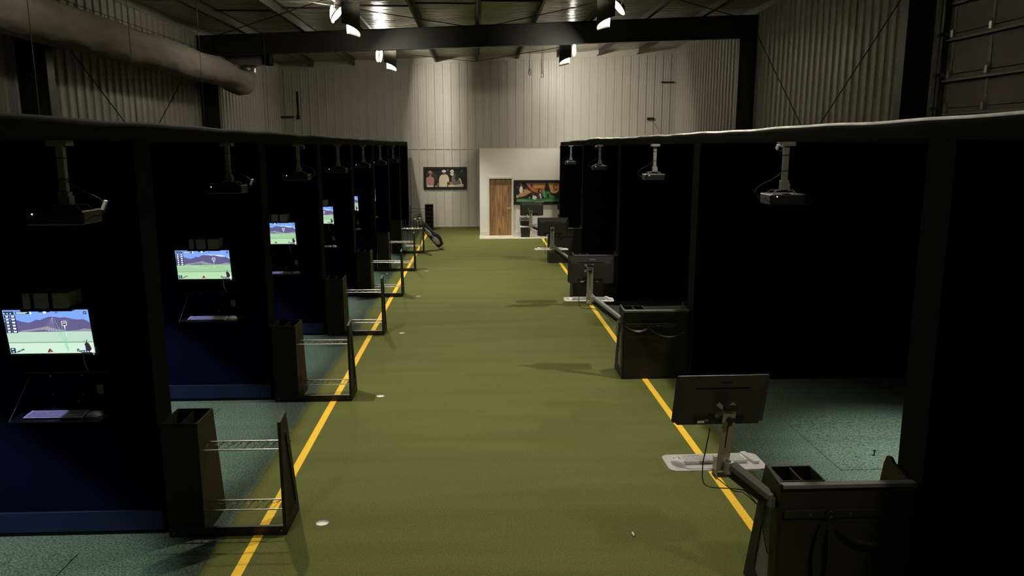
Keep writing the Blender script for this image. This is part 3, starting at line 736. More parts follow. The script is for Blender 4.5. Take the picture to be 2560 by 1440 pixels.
def screen_image(tracers, pale):
    g = G(); lay = [0]
    def poly(pts, key, up=0):
        lay[0] += 1; y = -0.0002*lay[0] - 0.0005
        n = len(pts); g.add([(p[0]*0.61-0.305, y, p[1]*0.343-0.1715) for p in pts], [tuple(range(n))], SN.index(key))
    def rect(x0, y0, x1, y1, key): poly([(x0,y0),(x1,y0),(x1,y1),(x0,y1)], key)
    rect(0,0,1,1,'sky')
    if not pale: poly([(0.1,0.72),(0.3,0.70),(0.55,0.86),(0.85,0.84),(1,0.74),(1,0.66),(0.1,0.6)], 'sky2')
    ridge = [(0.0,0.72),(0.08,0.76),(0.14,0.78),(0.2,0.74),(0.28,0.71),(0.33,0.74),(0.37,0.78),(0.42,0.77),(0.47,0.81),(0.53,0.845),(0.6,0.84),(0.66,0.82),(0.72,0.83),(0.80,0.79),(0.87,0.775),(0.93,0.78),(0.97,0.74),(1,0.70)]
    poly([(0,0.48)] + ridge[:] + [(1,0.48)], 'mtn') 
    poly([(0.12,0.49),(0.2,0.54),(0.3,0.56),(0.42,0.60),(0.5,0.63),(0.52,0.60),(0.6,0.56),(0.72,0.52),(0.84,0.53),(0.92,0.57),(1,0.55),(1,0.49)], 'mtn2')
    poly([(0.2,0.49),(0.32,0.53),(0.45,0.55),(0.5,0.52),(0.62,0.51),(0.8,0.49)], 'mtn')
    rect(0,0,1,0.5,'gr_l' if pale else 'gr'); rect(0,0.0,1,0.24,'gr2_l' if pale else 'gr2'); rect(0,0.245,1,0.27,'band'); rect(0.0,0.43,0.42,0.45,'gr_l'); rect(0.3,0.38,0.6,0.395,'gr_l')
    # hud
    rect(0.01,0.90,0.13,0.97,'hud'); rect(0.15,0.91,0.31,0.965,'hud'); rect(0.16,0.94,0.29,0.95,'wh'); rect(0.16,0.92,0.27,0.93,'wh'); rect(0.32,0.90,0.335,0.97,'wh')
    for q in range(6):
        y = 0.83 - q*0.068
        rect(0.012,y-0.002,0.075,y+0.055,'hud'); rect(0.082,y-0.002,0.145,y+0.055,'hud')
        rect(0.03,y+0.02,0.06,y+0.045,'wh'); rect(0.095,y+0.02,0.132,y+0.045,'wh'); rect(0.03,y+0.006,0.056,y+0.011,'wh'); rect(0.10,y+0.006,0.126,y+0.011,'wh')
    for k in range(3): rect(0.02+0.037*k,0.925,0.035+0.037*k,0.945,'wh')
    rect(0.43,0.955,0.48,0.985,'hud'); rect(0.52,0.955,0.56,0.985,'hud')
    poly([(0.50+0.018*math.cos(a),0.955+0.03*math.sin(a)) for a in [2*math.pi*k/14 for k in range(14)]],'wh')
    rect(0.62,0.935,0.65,0.945,'hud'); rect(0.62,0.955,0.65,0.965,'hud'); rect(0.95,0.91,0.985,0.97,'hud'); rect(0.96,0.93,0.973,0.95,'sky2')
    # marker
    rect(0.677,0.655,0.733,0.755,'wh'); rect(0.683,0.665,0.727,0.745,'dk'); rect(0.69,0.70,0.72,0.72,'wh'); poly([(0.698,0.655),(0.712,0.655),(0.708,0.56),(0.704,0.56)],'wh'); rect(0.704,0.40,0.708,0.48,'wh')
    if tracers:
        for (x, w) in ((0.40,0.001),(0.46,0.001),(0.50,0.002),(0.54,0.002),(0.57,0.0015),(0.60,0.001)): poly([(x,0.5),(x+w,0.5),(0.58+0.001,0.84),(0.58,0.84)],'sky2')
        for k, x in enumerate((0.60,0.64,0.67,0.70)): poly([(0.700,0.06),(0.704,0.06),(x+0.003,0.55+0.07*k%0.2),(x,0.55+0.07*k%0.2)],'trace')
        poly([(0.702,0.06),(0.705,0.06),(0.60,0.83),(0.597,0.83)],'trace')
    # bottom widgets
    rect(0.02,0.03,0.08,0.15,'hud'); rect(0.035,0.11,0.06,0.13,'wh'); rect(0.04,0.05,0.06,0.07,'wh')
    poly([(0.09,0.04),(0.18,0.10),(0.185,0.13),(0.165,0.13),(0.09,0.06)],'hud'); poly([(0.125,0.075),(0.17,0.105),(0.17,0.115),(0.125,0.085)],'gr2')
    poly([(0.45,0.04),(0.475,0.12),(0.49,0.13),(0.52,0.05)],'dk'); poly([(0.465,0.05),(0.49,0.115),(0.515,0.05)],'red')
    rect(0.85,0.02,0.98,0.08,'hud'); 
    for k in range(4): rect(0.862+0.03*k,0.04,0.878+0.03*k,0.06,'wh')
    poly([(0.80,0.06),(0.81,0.12),(0.825,0.12),(0.85,0.06),(0.84,0.04)],'hud'); poly([(0.812,0.065),(0.82,0.10),(0.84,0.06)],'gr2')
    # bag figure
    poly([(0.90,0.10),(0.905,0.22),(0.93,0.28),(0.96,0.24),(0.985,0.10),(0.95,0.06)],'dk'); poly([(0.955,0.05),(0.99,0.13),(1.0,0.06),(0.98,0.03)],'wh'); rect(0.905,0.27,0.908,0.34,'dk'); poly([(0.925,0.27),(0.935,0.27),(0.95,0.33),(0.94,0.33)],'dk')
    poly([(0.895,0.09),(0.90,0.2),(0.912,0.2),(0.91,0.08)],'sky2')
    return g
def left_monitor(i, y):
    r = root('computer_monitor', 'lit monitor showing a mountain driving range, %s of the left bays' % ORD[i], 'monitor', (-3.150, y-0.12, 1.68), group='lit monitors in the left bays', rot=(R(8),0,0))
    G().prism(rrect(0.632, 0.372, 0.006), 'y', 0.0, 0.03).bx(-0.09,0.09,0.03,0.10,-0.09,0.09).build('housing','blackp',r,bevel=0.002)
    g = screen_image(i == 0, i == 0)
    g.build('screen', [S[k] for k in SN], r)
    G().bx(0.29,0.295,-0.002,0.0,-0.184,-0.181).build('power_light','led',r)
    G().path(smoothp([(0.19,0.06,-0.18),(0.185,0.05,-0.26),(0.20,0.06,-0.34),(0.215,0.10,-0.37)]),0.005,6).build('cable','grey',r,smooth=True)
    return r
def left_box(i, y):
    r = root('equipment_box', 'grey strapped box on the wall above the %s left monitor' % ORD[i], 'box', (-3.10, y-0.004, 1.80), group='strapped boxes above the left monitors')
    G().bx(-0.17,0.15,-0.20,0.0,0.07,0.185).build('case','grey',r,bevel=0.006)
    for x in (-0.10, 0.03): G().bx(x-0.012,x+0.012,-0.204,0.0,0.066,0.189).build('strap','fabric',r)
    G().bx(-0.19,0.17,-0.20,0.0,0.05,0.066).build('shelf','blackm',r)
    return r
def left_shelf(i, y):
    r = root('keyboard_shelf', 'black fold-down keyboard shelf under the %s left monitor' % ORD[i], 'shelf', (-3.10, y, 1.04), group='keyboard shelves in the left bays')
    G().bx(-0.30,0.30,-0.006,0.0,-0.03,0.30).build('back_plate','navy',r); G().bx(-0.32,0.32,-0.02,0.0,0.29,0.305).build('lip','blackm',r)
    G().bx(-0.32,0.34,-0.30,-0.006,0.0,0.012).build('tray','blackm',r,bevel=0.002)
    G().tube((-0.31,-0.29,0.01),(-0.29,-0.01,0.27),0.003,6).build('stay','grey',r)
    for x, z in ((-0.14,0.12),(0.09,0.12),(0.20,0.13),(-0.14,0.27),(0.09,0.27)): G().ball((x,-0.008,z),0.007).build('screw','grey',r)
    G().bx(0.045,0.055,-0.012,-0.006,0.05,0.085).build('plug','white',r)
    return r
for i in range(6):
    y = 5.78 + 3.27*i
    left_monitor(i, y); left_box(i, y); left_shelf(i, y)
    keyboard('white keyboard on the shelf of the %s left bay' % ORD[i], Matrix.Translation(Vector((-3.12, y-0.19, 1.0535))), 0.42, 0.13, group='keyboards in the left bays')
    mouse('white computer mouse on the shelf of the %s left bay' % ORD[i], Matrix.Translation(Vector((-2.845, y-0.19, 1.0535))) @ Matrix.Rotation(R(-60),4,'Z'), group='mice in the left bays')
    tag(G().bx(-0.024,0.024,-0.012,0.0,-0.038,0.038).build('wall_socket','grey',loc=(-2.88,y,1.20),bevel=0.003), 'grey socket plate on the partition of the %s left bay' % ORD[i], 'socket', 'socket plates in the left bays')

# ------------------------------------------------------------------ projectors under the canopies
def projector(label, x, y, s, cam=None, cl=None):
    """s=-1: left row (rear with cables faces +x); s=+1: right row"""
    r = root('projector', label, 'projector', (x, y, 3.06), group='ceiling projectors')
    G().bx(-0.06,0.06,-0.05,0.05,-0.035,0.0).build('ceiling_plate','pole',r,bevel=0.002)
    G().bx(-0.022,0.022,-0.022,0.022,-0.32,-0.035).build('pole','pole',r,bevel=0.004)
    g = G()
    for z in (-0.11,-0.24): g.bx(-0.0235,0.0235,-0.0235,0.0235,z-0.003,z+0.003)
    g.build('cable_tie','fabric',r)
    G().bx(-0.032,0.032,-0.03,0.03,-0.40,-0.32).bx(0.0,0.04,-0.034,0.034,-0.40,-0.345).build('tilt_joint','pole',r,bevel=0.003)
    g = G(); m_ = -s
    for (dx, dy) in ((m_*0.11,0.09),(m_*0.11,-0.06),(-m_*0.08,0.09),(-m_*0.08,-0.06)):
        g.path([(0,0,-0.40),(dx*0.8,dy*0.8,-0.405),(dx,dy,-0.428)],0.006,6)
    g.build('spider_arms','pole',r)
    x0, x1 = (-0.20, 0.15) if s < 0 else (-0.15, 0.20)
    b = G().bx(x0, x1, -0.12, 0.14, -0.52, -0.43).build('body','blackp',r,bevel=0.01)
    xr = x1 if s < 0 else x0
    G().bx(min(xr, xr+0.003*m_), max(xr, xr+0.003*m_), -0.10, 0.12, -0.51, -0.445).build('rear_panel','rearp',b)
    lx = x0 if s < 0 else x1
    G().tube((lx,-0.05,-0.475),(lx-0.02*m_,-0.05,-0.475),0.03,14).build('lens','glassd',b)
    G().ball((x0+0.05,-0.121,-0.45),0.004).build('status_light','led',b)
    G().path(smoothp([(0.02*m_,0.0,-0.25),(0.10*m_,0.0,-0.31),(0.19*m_,0.02,-0.36),(0.235*m_,0.03,-0.42),(0.19*m_,0.02,-0.47),(0.152*m_,0.02,-0.47)]),0.004,6).build('cable','blackp',r,smooth=True)
    if cl: G().bx(-0.008,0.008,-0.012,0.012,-0.032,0.032).build('cable_tag','white',r,loc=(0.225*m_,0.02,-0.405),rot=(0,R(25*m_),0))
    if cam:
        c = root('ceiling_sensor', cam, 'sensor camera', (x + 0.085*m_, y-0.10, 3.06))
        G().bx(-0.03,0.03,-0.02,0.02,-0.006,0.0).tube((0,0,-0.006),(0,0,-0.03),0.006,8).build('mount','pole',c)
        G().bx(-0.022,0.022,-0.03,0.03,-0.07,-0.03).build('body','grey',c,bevel=0.003,rot=(R(18),R(10*s),0))
        G().bx(-0.015,0.015,-0.0315,-0.030,-0.064,-0.036).build('window','glassd',c,rot=(R(18),R(10*s),0))
PLY = [5.0, 8.27, 11.5, 14.8, 18.1, 21.3, 24.6]
for i, y in enumerate(PLY):
    projector('black ceiling projector on grey pole, %s in the left row' % ORD[i], -2.59, y, -1, 'small grey sensor box beside the third left projector' if i == 2 else None, i in (0, 1))
for i, y in enumerate([6.45, 11.25, 16.3, 21.3]):
    projector('black ceiling projector on grey pole, %s in the right row' % ORD[i], 2.61, y, 1, {0:'small grey camera box beside the nearest right projector', 2:'tiny grey sensor box beside the third right projector'}.get(i), False)
# added violet spots under the three nearest left monitors tint their keyboards; source unseen
for i in range(3):
    L = bpy.data.lights.new('keyboard_glow','SPOT'); L.energy = 6.0; L.color = (0.42,0.40,1.0); L.spot_size = R(52); L.spot_blend = 0.15; L.shadow_soft_size = 0.01
    o = bpy.data.objects.new('keyboard_glow', L); COL.objects.link(o); o.location = (-3.24, 5.78+3.27*i-0.16, 1.47); o.rotation_euler = (R(-4), 0, 0)
# downlights in the bay ceilings
def spot(x, y, power, col, half, lab, blend=0.6, aim=(0,0,-1)):
    tag(G().path([(0,0,-0.003),(0,0,0.0)],0.075,20).build('recessed_downlight','downl',loc=(x,y,3.062)), lab, 'downlight')
    L = bpy.data.lights.new('bay_spot','SPOT'); L.energy = power; L.color = col; L.spot_size = 2*half; L.spot_blend = blend; L.shadow_soft_size = 0.05
    o = bpy.data.objects.new('bay_spot', L); COL.objects.link(o); o.location = (x,y,3.05)
    o.rotation_euler = Vector(aim).to_track_quat('-Z','Y').to_euler()
COOL = (0.88, 1.0, 0.92)
for i in range(-1, 7):
    y = 5.78 + 3.27*i - 1.5
    if i < 0: continue
    spot(-4.7, y, 480, COOL, R(43), 'recessed cool downlight over the %s left bay' % ORD[i], 0.22)
spot(4.45, 6.75, 430, COOL, R(33), 'recessed cool downlight over the lit right bay', 0.75)

# ------------------------------------------------------------------ hall flood lamps with black hoods
LAMPP = 1.0
def flood(x, y, label, power):
    s = 1 if x < 0 else -1                   # aisle direction
    zl = 5.87 + 0.03*(x)
    r = root('flood_light', label, 'flood light', (x, y, zl), group='hooded flood lights under the roof')
    n = Vector((s*0.93, -0.10, -0.15)).normalized() if y > 20 else Vector((s*0.76, -0.06, -0.64)).normalized()
    up = Vector((0,1,0)); q = n.to_track_quat('Z','Y').to_matrix().to_4x4()
    bulb = x > 0 and y > 20
    if bulb: q = Matrix.Identity(4)
    g = G().path([(0,0,-0.10),(0,0,-0.02),(0,0,0.0)],0.17,24,0,None,[0.08,0.19,0.195]) if not bulb else G().path([(0,0,0.21),(0,0,0.30)],0.05,16,0,0.03)
    for k in range(len(g.v)): g.v[k] = tuple(q @ Vector(g.v[k]) - Vector((s*0.05,0,0)))
    g.build('housing','blackm',r,smooth=False)
    g = G().path([(0,0,0.001),(0,0,0.006)],0.185,24) if not bulb else G().ball((0,0,0.03),0.19,0,0.32,0.32,1.0,16,12)
    for k in range(len(g.v)): g.v[k] = tuple(q @ Vector(g.v[k]))
    for k in range(len(g.v)): g.v[k] = (g.v[k][0]-s*0.05, g.v[k][1], g.v[k][2])
    if x < 0: G().ball((-s*0.15,0,0.0),0.18,0,0.30,0.45,1.0,16,12).build('outer_fill_glow', 'bulb', r, smooth=True)  # added glow, not a lamp part: sends light outward to the left wall
    if bulb: g.build('bulb', 'lens', r, smooth=True)
    else: g.build('lens','lens',r)
    G().tube((-s*0.10,0,0.06),(-s*0.10,0,zc(x)-0.03-zl),0.012,8).path([(-s*0.06,-0.19,0.0),(-s*0.10,-0.19,0.12),(-s*0.10,0.19,0.12),(-s*0.06,0.19,0.0)],0.010,6).build('hanger','dgrey',r)
    # hood: curved sheet round the near and aisle sides
    vs = []; fs = []; N = 24
    for k in range(N+1):
        ph = R(-88 + (180 if bulb else 173)*k/N)
        cx = 0.06*s + s*0.36*max(math.cos(ph), 0); cy = 0.27*math.sin(ph)
        t = k/N
        zb_ = (-0.22 - 0.24*min(1, t/0.62)**1.2) if t < 0.62 else (-0.46 + 0.10*(t-0.62)/0.38)
        for off in (0.0, 0.004):
            f_ = 1 - off*3
            vs += [(cx*f_, cy*f_, zb_), (cx*f_, cy*f_, 0.20)]
    fo = []; fi = []
    for k in range(N):
        a = k*4; b = a+4
        fo.append((a, b, b+1, a+1)); fi.append((a+2, a+3, b+3, b+2))
        fo.append((a, a+2, b+2, b)); fo.append((a+1, b+1, b+3, a+3))
    g = G().add(vs, fo, 0); o_ = len(g.f)
    for f in fi: g.f.append(list(f)); g.m.append(1)
    g.build('hood', ['hoodout','hoodin'], r, smooth=True)
    off = n*0.014
    if bulb: n = Vector((-0.42, 0.72, -0.48)).normalized(); off = n*0.075 + Vector((s*0.05,0,0.0))
    L = bpy.data.lights.new('flood_lamp','AREA'); L.shape = 'DISK'; L.size = 0.16; L.spread = R(180); L.energy = power
    L.color = (1.0, 0.935, 0.79)
    o = bpy.data.objects.new('flood_lamp', L); COL.objects.link(o)
    o.location = Vector((x-s*0.05,y,zl)) + off; o.rotation_euler = (-n).to_track_quat('Z','Y').to_euler()
FL = [(0.8,'first'),(9.0,'second'),(17.2,'near'),(24.8,'far')]
for y, w in FL:
    for x, sd in ((-2.85,'left'),(3.05,'right')):
        lab = {'near':'hooded flood light hanging in front of the rafter, %s side' % sd, 'far':'hooded flood light hanging behind the rafter, %s side' % sd}.get(w, 'hooded flood light over the near half of the hall, %s %s side' % (w, sd))
        flood(x, y, lab, {'first':0.40,'second':0.62,'near':0.80,'far':2.0 if x < 0 else 0.58}[w]*335*LAMPP)

# ------------------------------------------------------------------ duct
r = root('fabric_duct', 'long grey fabric air duct hanging along the left wall under the roof', 'duct', (0,0,0))
pts = []; rad = []
for k in range(0, 60):
    y = -2.5 + k*0.38
    if y > 19.6: break
    pts.append((-6.2 + 0.015*math.sin(y*1.3), y, 4.81 + 0.012*math.sin(y*2.0))); rad.append(0.325 + 0.006*math.sin(y*3.7))
for (p, q) in (((-6.2,19.9,4.80),0.325),((-6.2,20.3,4.76),0.33),((-6.2,20.75,4.71),0.33),((-6.19,21.15,4.68),0.33),((-6.18,21.5,4.70),0.31),((-6.17,21.75,4.82),0.27),((-6.17,21.85,4.95),0.24)):
    pts.append(p); rad.append(q)
G().path(pts, 0.3, 28, 0, None, rad).build('sock','duct',r,smooth=True)
G().path([(-6.17,21.85,4.93),(-6.17,21.86,4.99),(-6.17,21.86,5.03),(-6.17,21.86,5.07),(-6.17,21.86,5.20)],0.25,24,0,None,[0.22,0.245,0.235,0.245,0.235]).build('elbow','galv',r,smooth=True)
G().bx(-6.75,-5.72,21.62,22.1,5.18,5.58).bx(-5.72,-5.70,21.60,22.12,5.16,5.60).build('plenum','galv',r)
G().bx(-5.70,-5.50,21.64,22.08,5.20,5.56).build('plenum_mouth','fabric',r)
g = G()
for k in range(46): g.tube((-6.2,-2.2+0.5*k,5.12),(-6.2,-2.2+0.5*k,5.20),0.006,5)
g.tube((-6.2,-2.4,5.20),(-6.2,21.0,5.20),0.006,5); g.build('suspension_line','steel',r)
for i, (x, y) in enumerate(((-5.55,10.3),(-6.2,12.6),(-5.4,12.8),(-5.45,16.1),(-5.3,20.4),(-5.9,22.4))):
    tag(G().tube((x,y,3.19),(x,y,zc(x)-0.05),0.006,5).build('hanging_wire','dgrey'), 'thin wire from roof to left canopy, %s from the camera' % ['nearest','second','third','fourth','fifth','farthest'][i], 'wire', 'hanging wires over the left canopy')
tag(G().path([(-5.0+0.22*math.cos(a),19.3,3.15+0.22*math.sin(a)) for a in [math.pi*k/10 for k in range(11)]],0.012,6).build('cable_loop','steel',loc=(-0.9,0,0)),'dark cable loop standing up behind the left canopy edge','cable')
tag(G().path([(5.9+0.10*math.cos(a),9.2,3.15+0.12*math.sin(a)) for a in [math.pi*k/10 for k in range(11)]],0.012,6).build('cable_loop','galv',loc=(0.0,0,0)),'shiny metal loop rising behind the right canopy edge','cable')

# ------------------------------------------------------------------ pictures
P = dict(bk=flat('pic_black',(0.008,0.009,0.006)), fol=flat('pic_foliage',(0.035,0.045,0.018)), pink=flat('pic_pink',(0.50,0.24,0.22)), skin=flat('pic_skin',(0.50,0.26,0.17)), cream=flat('pic_cream',(0.72,0.64,0.46)),
         wht=flat('pic_white',(0.8,0.76,0.72)), gry=flat('pic_grey',(0.22,0.18,0.16)), brn=flat('pic_brown',(0.18,0.07,0.04)), org=flat('pic_orange',(0.50,0.17,0.05)), org2=flat('pic_amber',(0.55,0.30,0.10)),
         grn=flat('pic_green',(0.05,0.22,0.06)), grn2=flat('pic_light_green',(0.12,0.36,0.13)), dkr=flat('pic_dark_red',(0.12,0.02,0.02)))
PN = list(P.keys())
def picture(name, label, loc, W, H, b, polys):
    r = root(name, label, 'picture', loc)
    G().ring([(-W/2,0),(W/2,0),(W/2,H),(-W/2,H)], [(-W/2+b,b),(W/2-b,b),(W/2-b,H-b),(-W/2+b,H-b)], 'y', -0.05, 0.0).bx(-W/2+0.01,W/2-0.01,-0.012,0.0,0.01,H-0.01).build('frame','blackm',r,bevel=0.004)
    g = G(); w, h = W-2*b, H-2*b
    g.add([(-w/2,-0.016,b),(w/2,-0.016,b),(w/2,-0.016,H-b),(-w/2,-0.016,H-b)],[(0,1,2,3)],0)
    for k, (key, pts) in enumerate(polys):
        y = -0.0165 - 0.0004*k
        g.add([(-w/2+u*w, y, b+v*h) for u, v in pts], [tuple(range(len(pts)))], PN.index(key))
    g.build('print', [P[k] for k in PN], r)
def ell(cx, cy, rx, ry, n=16, a0=0, a1=360): return [(cx+rx*math.cos(R(a0+(a1-a0)*k/n)), cy+ry*math.sin(R(a0+(a1-a0)*k/n))) for k in range(n+1)]
pol = [('bk', [(0,0),(1,0),(1,1),(0,1)])]
for k in range(60):
    cx, cy = random.random()*0.96+0.02, random.random()*0.55+0.42
    pol.append((random.choice(['fol','fol','bk']), ell(cx, cy, 0.02+0.02*random.random(), 0.03+0.03*random.random(), 7)))
pol += [('cream',[(0.55,0),(0.98,0),(0.98,0.16),(0.8,0.2),(0.58,0.12)]),
 ('pink',[(0.01,0.10),(0.01,0.5),(0.05,0.58),(0.10,0.60),(0.17,0.58),(0.21,0.5),(0.22,0.36),(0.18,0.34),(0.17,0.1),(0.15,0.03),(0.04,0.03)]),
 ('skin',[(0.18,0.34),(0.215,0.36),(0.205,0.08),(0.18,0.03),(0.16,0.06)]), ('skin',ell(0.13,0.66,0.035,0.10)), ('brn',[(0.13,0.58),(0.165,0.62),(0.165,0.74),(0.12,0.76)]),
 ('pink',ell(0.115,0.80,0.055,0.13,12,0,180)+[(0.06,0.78)]), ('pink',[(0.10,0.77),(0.17,0.79),(0.20,0.755),(0.16,0.745)]), ('wht',[(0.02,0.0),(0.20,0.0),(0.19,0.08),(0.03,0.1)]),
 ('cream',[(0.34,0.0),(0.345,0.2),(0.34,0.42),(0.36,0.58),(0.40,0.68),(0.46,0.72),(0.52,0.74),(0.57,0.66),(0.60,0.52),(0.605,0.30),(0.55,0.27),(0.55,0.0)]),
 ('brn',[(0.55,0.28),(0.60,0.28),(0.58,0.0),(0.55,0.0)]), ('brn',ell(0.475,0.78,0.032,0.10)), ('wht',ell(0.475,0.90,0.055,0.075)), ('wht',[(0.42,0.86),(0.53,0.86),(0.53,0.93),(0.42,0.93)]),
 ('gry',[(0.66,0.2),(0.67,0.5),(0.70,0.66),(0.76,0.70),(0.83,0.62),(0.88,0.5),(0.90,0.3),(0.86,0.12),(0.74,0.10)]), ('fol',[(0.76,0.68),(0.83,0.62),(0.88,0.5),(0.84,0.42),(0.79,0.3),(0.75,0.5)]),
 ('wht',[(0.86,0.52),(0.90,0.48),(0.935,0.3),(0.935,0.02),(0.90,0.02),(0.905,0.28),(0.87,0.42)]), ('wht',ell(0.685,0.76,0.045,0.12)), ('wht',[(0.62,0.86),(0.75,0.84),(0.73,0.88),(0.64,0.9)]), ('wht',ell(0.685,0.90,0.045,0.09,12,0,180)), ('gry',[(0.64,0.80),(0.73,0.78),(0.73,0.81),(0.64,0.83)]),
 ('skin',[(0.61,0.28),(0.64,0.3),(0.70,0.16),(0.68,0.1),(0.62,0.2)]), ('cream',[(0.62,0.0),(0.86,0.0),(0.88,0.16),(0.78,0.12),(0.7,0.08),(0.62,0.12)]), ('skin',ell(0.27,0.05,0.04,0.05)), ('gry',ell(0.32,0.16,0.025,0.09)),
 ('wht',[(0.91,0.86),(0.92,0.92),(0.965,0.98),(0.93,0.9)]), ('wht',[(0.56,0.95),(0.58,0.99),(0.6,0.99),(0.58,0.95)])]
picture('framed_photo', 'black-framed print of three golfers in caps on the ribbed back wall', (-1.165, 29.465, 1.435), 1.62, 0.83, 0.085, pol)
pol = [('bk', [(0,0),(1,0),(1,1),(0,1)]),
 ('fol', ell(0.035,0.78,0.035,0.10)), ('gry', [(0.06,1),(0.115,1),(0.15,0.8),(0.115,0.78)]), ('wht', ell(0.112,0.62,0.04,0.20)), ('org2', [(0.15,0.6),(0.2,0.68),(0.26,0.72),(0.2,0.55)]),
 ('dkr', [(0.20,0.72),(0.36,0.56),(0.45,0.42),(0.36,0.40),(0.22,0.62)]),
 ('org', [(0.22,1),(0.70,1),(0.68,0.9),(0.66,0.72),(0.64,0.52),(0.60,0.46),(0.52,0.46),(0.44,0.5),(0.36,0.58),(0.28,0.78)]),
 ('org2', [(0.40,0.92),(0.66,0.92),(0.63,0.76),(0.42,0.72)]), ('pink', [(0.23,0.95),(0.34,0.93),(0.34,0.83),(0.27,0.82)]),
 ('dkr', ell(0.36,0.86,0.03,0.10)), ('skin', [(0.37,0.86),(0.40,0.92),(0.42,0.9),(0.39,0.82)]), ('dkr', [(0.46,0.7),(0.63,0.68),(0.63,0.66),(0.46,0.66)]),
 ('brn', ell(0.545,0.555,0.05,0.11)), ('bk', ell(0.54,0.57,0.035,0.08)), ('wht', ell(0.555,0.57,0.012,0.04)), ('brn', [(0.60,0.5),(0.645,0.55),(0.64,0.45),(0.60,0.42)]),
 ('org2', [(0.0,0.24),(0.06,0.42),(0.14,0.50),(0.22,0.60),(0.25,0.66),(0.30,0.60),(0.35,0.52),(0.28,0.42),(0.18,0.30),(0.06,0.24)]), ('skin', [(0.02,0.24),(0.10,0.40),(0.22,0.48),(0.24,0.36),(0.12,0.26)]), ('wht', [(0.0,0.20),(0.03,0.22),(0.02,0.38),(0.0,0.36)]),
 ('bk', [(0.69,1),(0.73,1),(0.77,0.72),(0.775,0.6),(0.65,0.66),(0.67,0.8)]), ('org2', [(0.73,1),(0.99,1),(0.985,0.58),(0.93,0.46),(0.86,0.44),(0.80,0.50),(0.78,0.70)]), ('brn', [(0.84,0.9),(0.97,0.88),(0.96,0.6),(0.88,0.56)]), ('org', [(0.88,0.84),(0.95,0.82),(0.94,0.68),(0.89,0.66)]),
 ('grn2', [(0.64,0.62),(0.67,0.6),(0.68,0.3),(0.67,0.18),(0.62,0.3),(0.61,0.44)]), ('grn', [(0.68,0.55),(0.77,0.55),(0.80,0.4),(0.95,0.2),(0.76,0.16),(0.68,0.2)]), ('bk', [(0.71,0.4),(0.76,0.4),(0.76,0.2),(0.72,0.2)]),
 ('gry', [(0.50,0.42),(0.56,0.42),(0.60,0.2),(0.56,0.16)]), ('wht', [(0.53,0.44),(0.57,0.44),(0.59,0.2),(0.57,0.18)]), ('dkr', [(0.44,0.42),(0.52,0.42),(0.55,0.2),(0.48,0.18)]), ('wht', [(0.29,0.2),(0.31,0.26),(0.325,0.25),(0.31,0.2)]),
 ('grn', [(0,0),(1,0),(1,0.17),(0,0.17)]), ('grn2', [(0,0.02),(0.45,0.02),(0.35,0.08),(0.0,0.12)]), ('grn2', [(0.6,0.03),(1,0.03),(1,0.1),(0.7,0.12)]), ('wht', [(0.42,0.005),(0.66,0.005),(0.64,0.02),(0.46,0.02)]),
 ('wht', ell(0.425,0.225,0.052,0.105)), ('wht', [(0.375,0.3),(0.39,0.42),(0.40,0.3)])]
picture('framed_photo', 'black-framed orange and green golf ball print right of the wooden door', (2.11, 26.345, 1.08), 1.64, 0.82, 0.085, pol)

# ------------------------------------------------------------------ bin, dispenser, socket by the office wall
r = root('trash_can', 'tall black lidded bin standing against the grey office wall', 'bin', (1.66, 25.95, 0.012))
g = G(); g.prism(rrect(0.30,0.30,0.03), 'z', 0, 0.0)
vs = [(x,y,0.0) for x,y in rrect(0.29,0.29,0.03)] + [(x,y,0.56) for x,y in rrect(0.36,0.36,0.04)]
n = len(vs)//2; G().add(vs, [tuple(range(n-1,-1,-1)), tuple(range(n,2*n))] + [(k,(k+1) % n,n+(k+1) % n,n+k) for k in range(n)]).build('body','blackp',r)
G().prism(rrect(0.385,0.385,0.05),'z',0.56,0.66).build('lid','dgrey',r,bevel=0.01)
G().path([(0,0,0.66),(0,0,0.664)],0.075,20).build('lid_hole','fabric',r)
r = root('wall_dispenser', 'small black and white dispenser fixed at the right end of the office wall', 'dispenser', (2.86, 26.35, 0.62))
G().bx(-0.07,0.05,-0.10,0.0,0.30,0.50).build('upper_case','blackp',r,bevel=0.01); G().bx(-0.06,0.04,-0.09,0.0,0.12,0.26).build('lower_case','white',r,bevel=0.01); G().bx(-0.05,0.03,-0.08,0,0.0,0.11).build('holder','blackp',r)
tag(G().bx(-0.06,0.06,-0.012,0,-0.05,0.05).build('wall_socket','white',loc=(2.02,26.35,0.45),bevel=0.003),'white double socket plate low on the grey office wall','socket')

# ------------------------------------------------------------------ golf bag
r = root('golf_bag', 'grey and black golf stand bag leaning on its legs beside the far left racks', 'golf bag', (-1.06, 22.9, 0), rz=R(6))
bt = Vector((-0.55, -0.05, 0.78)); bb = Vector((0.0, 0.0, 0.12)); ax = (bt-bb).normalized()
q = ax.to_track_quat('Z','Y').to_matrix().to_4x4(); q.translation = bb; Lb = (bt-bb).length
def bm_(g):
    for k in range(len(g.v)): g.v[k] = tuple(q @ Vector(g.v[k]))
    return g
bm_(G().path([(0,0,0),(0,0,0.04),(0,0,0.3),(0,0,0.6),(0,0,Lb-0.05),(0,0,Lb)],0.1,20,0,None,[0.10,0.115,0.12,0.105,0.105,0.11])).build('body','bag',r,smooth=True)
bm_(G().ball((0.0,0.09,0.26),0.13,0,0.8,0.6,1.5)).build('side_pocket','bag',r,smooth=True)
bm_(G().ball((0.10,-0.02,0.22),0.10,0,0.55,0.8,1.6)).build('front_pocket','bagg',r,smooth=True)
bm_(G().ball((0.09,-0.03,0.55),0.07,0,0.6,0.9,1.9)).build('upper_pocket','bagg',r,smooth=True)
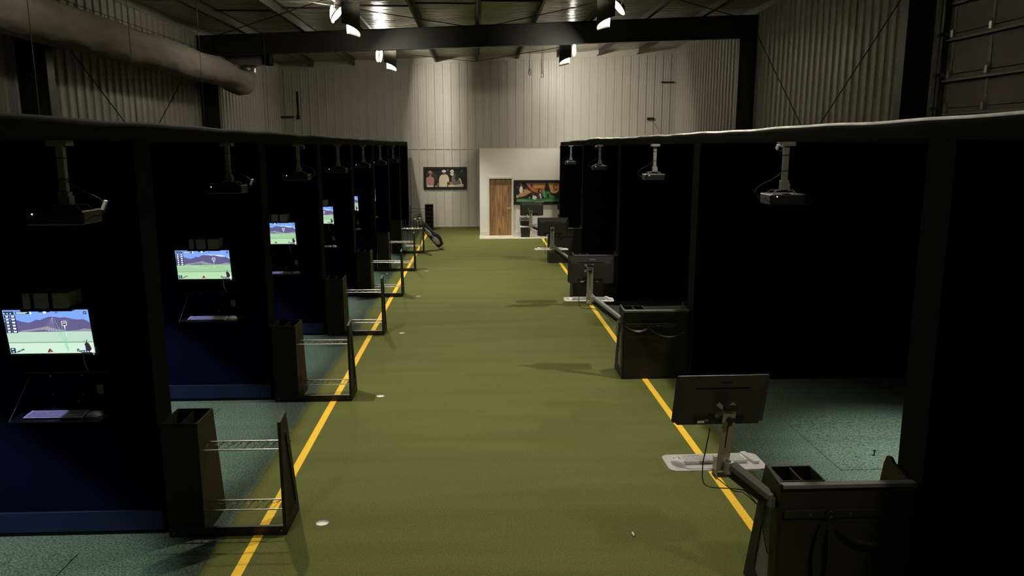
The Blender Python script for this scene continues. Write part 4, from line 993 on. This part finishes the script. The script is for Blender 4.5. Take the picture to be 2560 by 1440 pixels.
bm_(G().path(smoothp([(0.1,-0.02,0.72),(0.19,-0.02,0.6),(0.18,-0.02,0.4),(0.1,-0.02,0.3)]),0.018,8)).build('strap','bagg',r,smooth=True)
for sy in (-0.13, 0.13):
    G().tube(bt+Vector((0.02,sy*0.5,-0.05)), Vector((-0.62, sy*2, 0.008)),0.009,6).build('leg','dgrey',r)
G().ball((0.0,0.0,0.065),0.075,0,1.1,1.4,0.85).build('base_foot','bagg',r,smooth=True)
for k in range(8):
    a = 2*math.pi*k/8; c = q @ Vector((0.06*math.cos(a),0.06*math.sin(a),Lb-0.12)); e = q @ Vector((0.08*math.cos(a),0.08*math.sin(a),Lb+0.10+0.05*(k % 3)))
    c_ = r.matrix_basis @ c; e_ = r.matrix_basis @ e
    cl = root('golf_club', 'golf club in the stand bag with its head up', 'golf club', tuple(e_), group='clubs in the golf bag')
    rel = c_ - e_
    G().tube(rel,(0,0,0),0.006,6).build('shaft','rod',cl)
    if k % 3 == 0: G().ball((-0.02,0,0.02),0.04,0,1.3,1,0.8).build('club_head','hoodin',cl,smooth=True)
    else: G().bx(-0.05,0.01,-0.012,0.012,-0.01,0.035).build('club_head','galv' if k % 2 else 'blackm',cl,bevel=0.006)

# ------------------------------------------------------------------ camera, world, view
cam = bpy.data.cameras.new('camera'); co = bpy.data.objects.new('camera', cam); COL.objects.link(co)
fwd = Vector((0.0457964, 0.98244876, -0.18082344)); right = Vector((0.99891531, -0.04656398, 0.0))
down = Vector((-0.00841986, -0.1806273, -0.98351557))
m3 = Matrix((right, -down, -fwd)).transposed()
mw = m3.to_4x4(); mw.translation = (0, 0, 3.02); co.matrix_world = mw
cam.sensor_width = 36; cam.lens = 1920/2560*36; cam.clip_start = 0.05; cam.clip_end = 200
SC.camera = co
w = bpy.data.worlds.new('world'); SC.world = w; w.use_nodes = True
w.node_tree.nodes['Background'].inputs['Color'].default_value = (0.6,0.65,0.7,1); w.node_tree.nodes['Background'].inputs['Strength'].default_value = 0.0
SC.view_settings.view_transform = 'Standard'; SC.view_settings.look = 'None'; SC.view_settings.gamma = 1; SC.view_settings.use_curve_mapping = False
SC.view_settings.exposure = 0.0
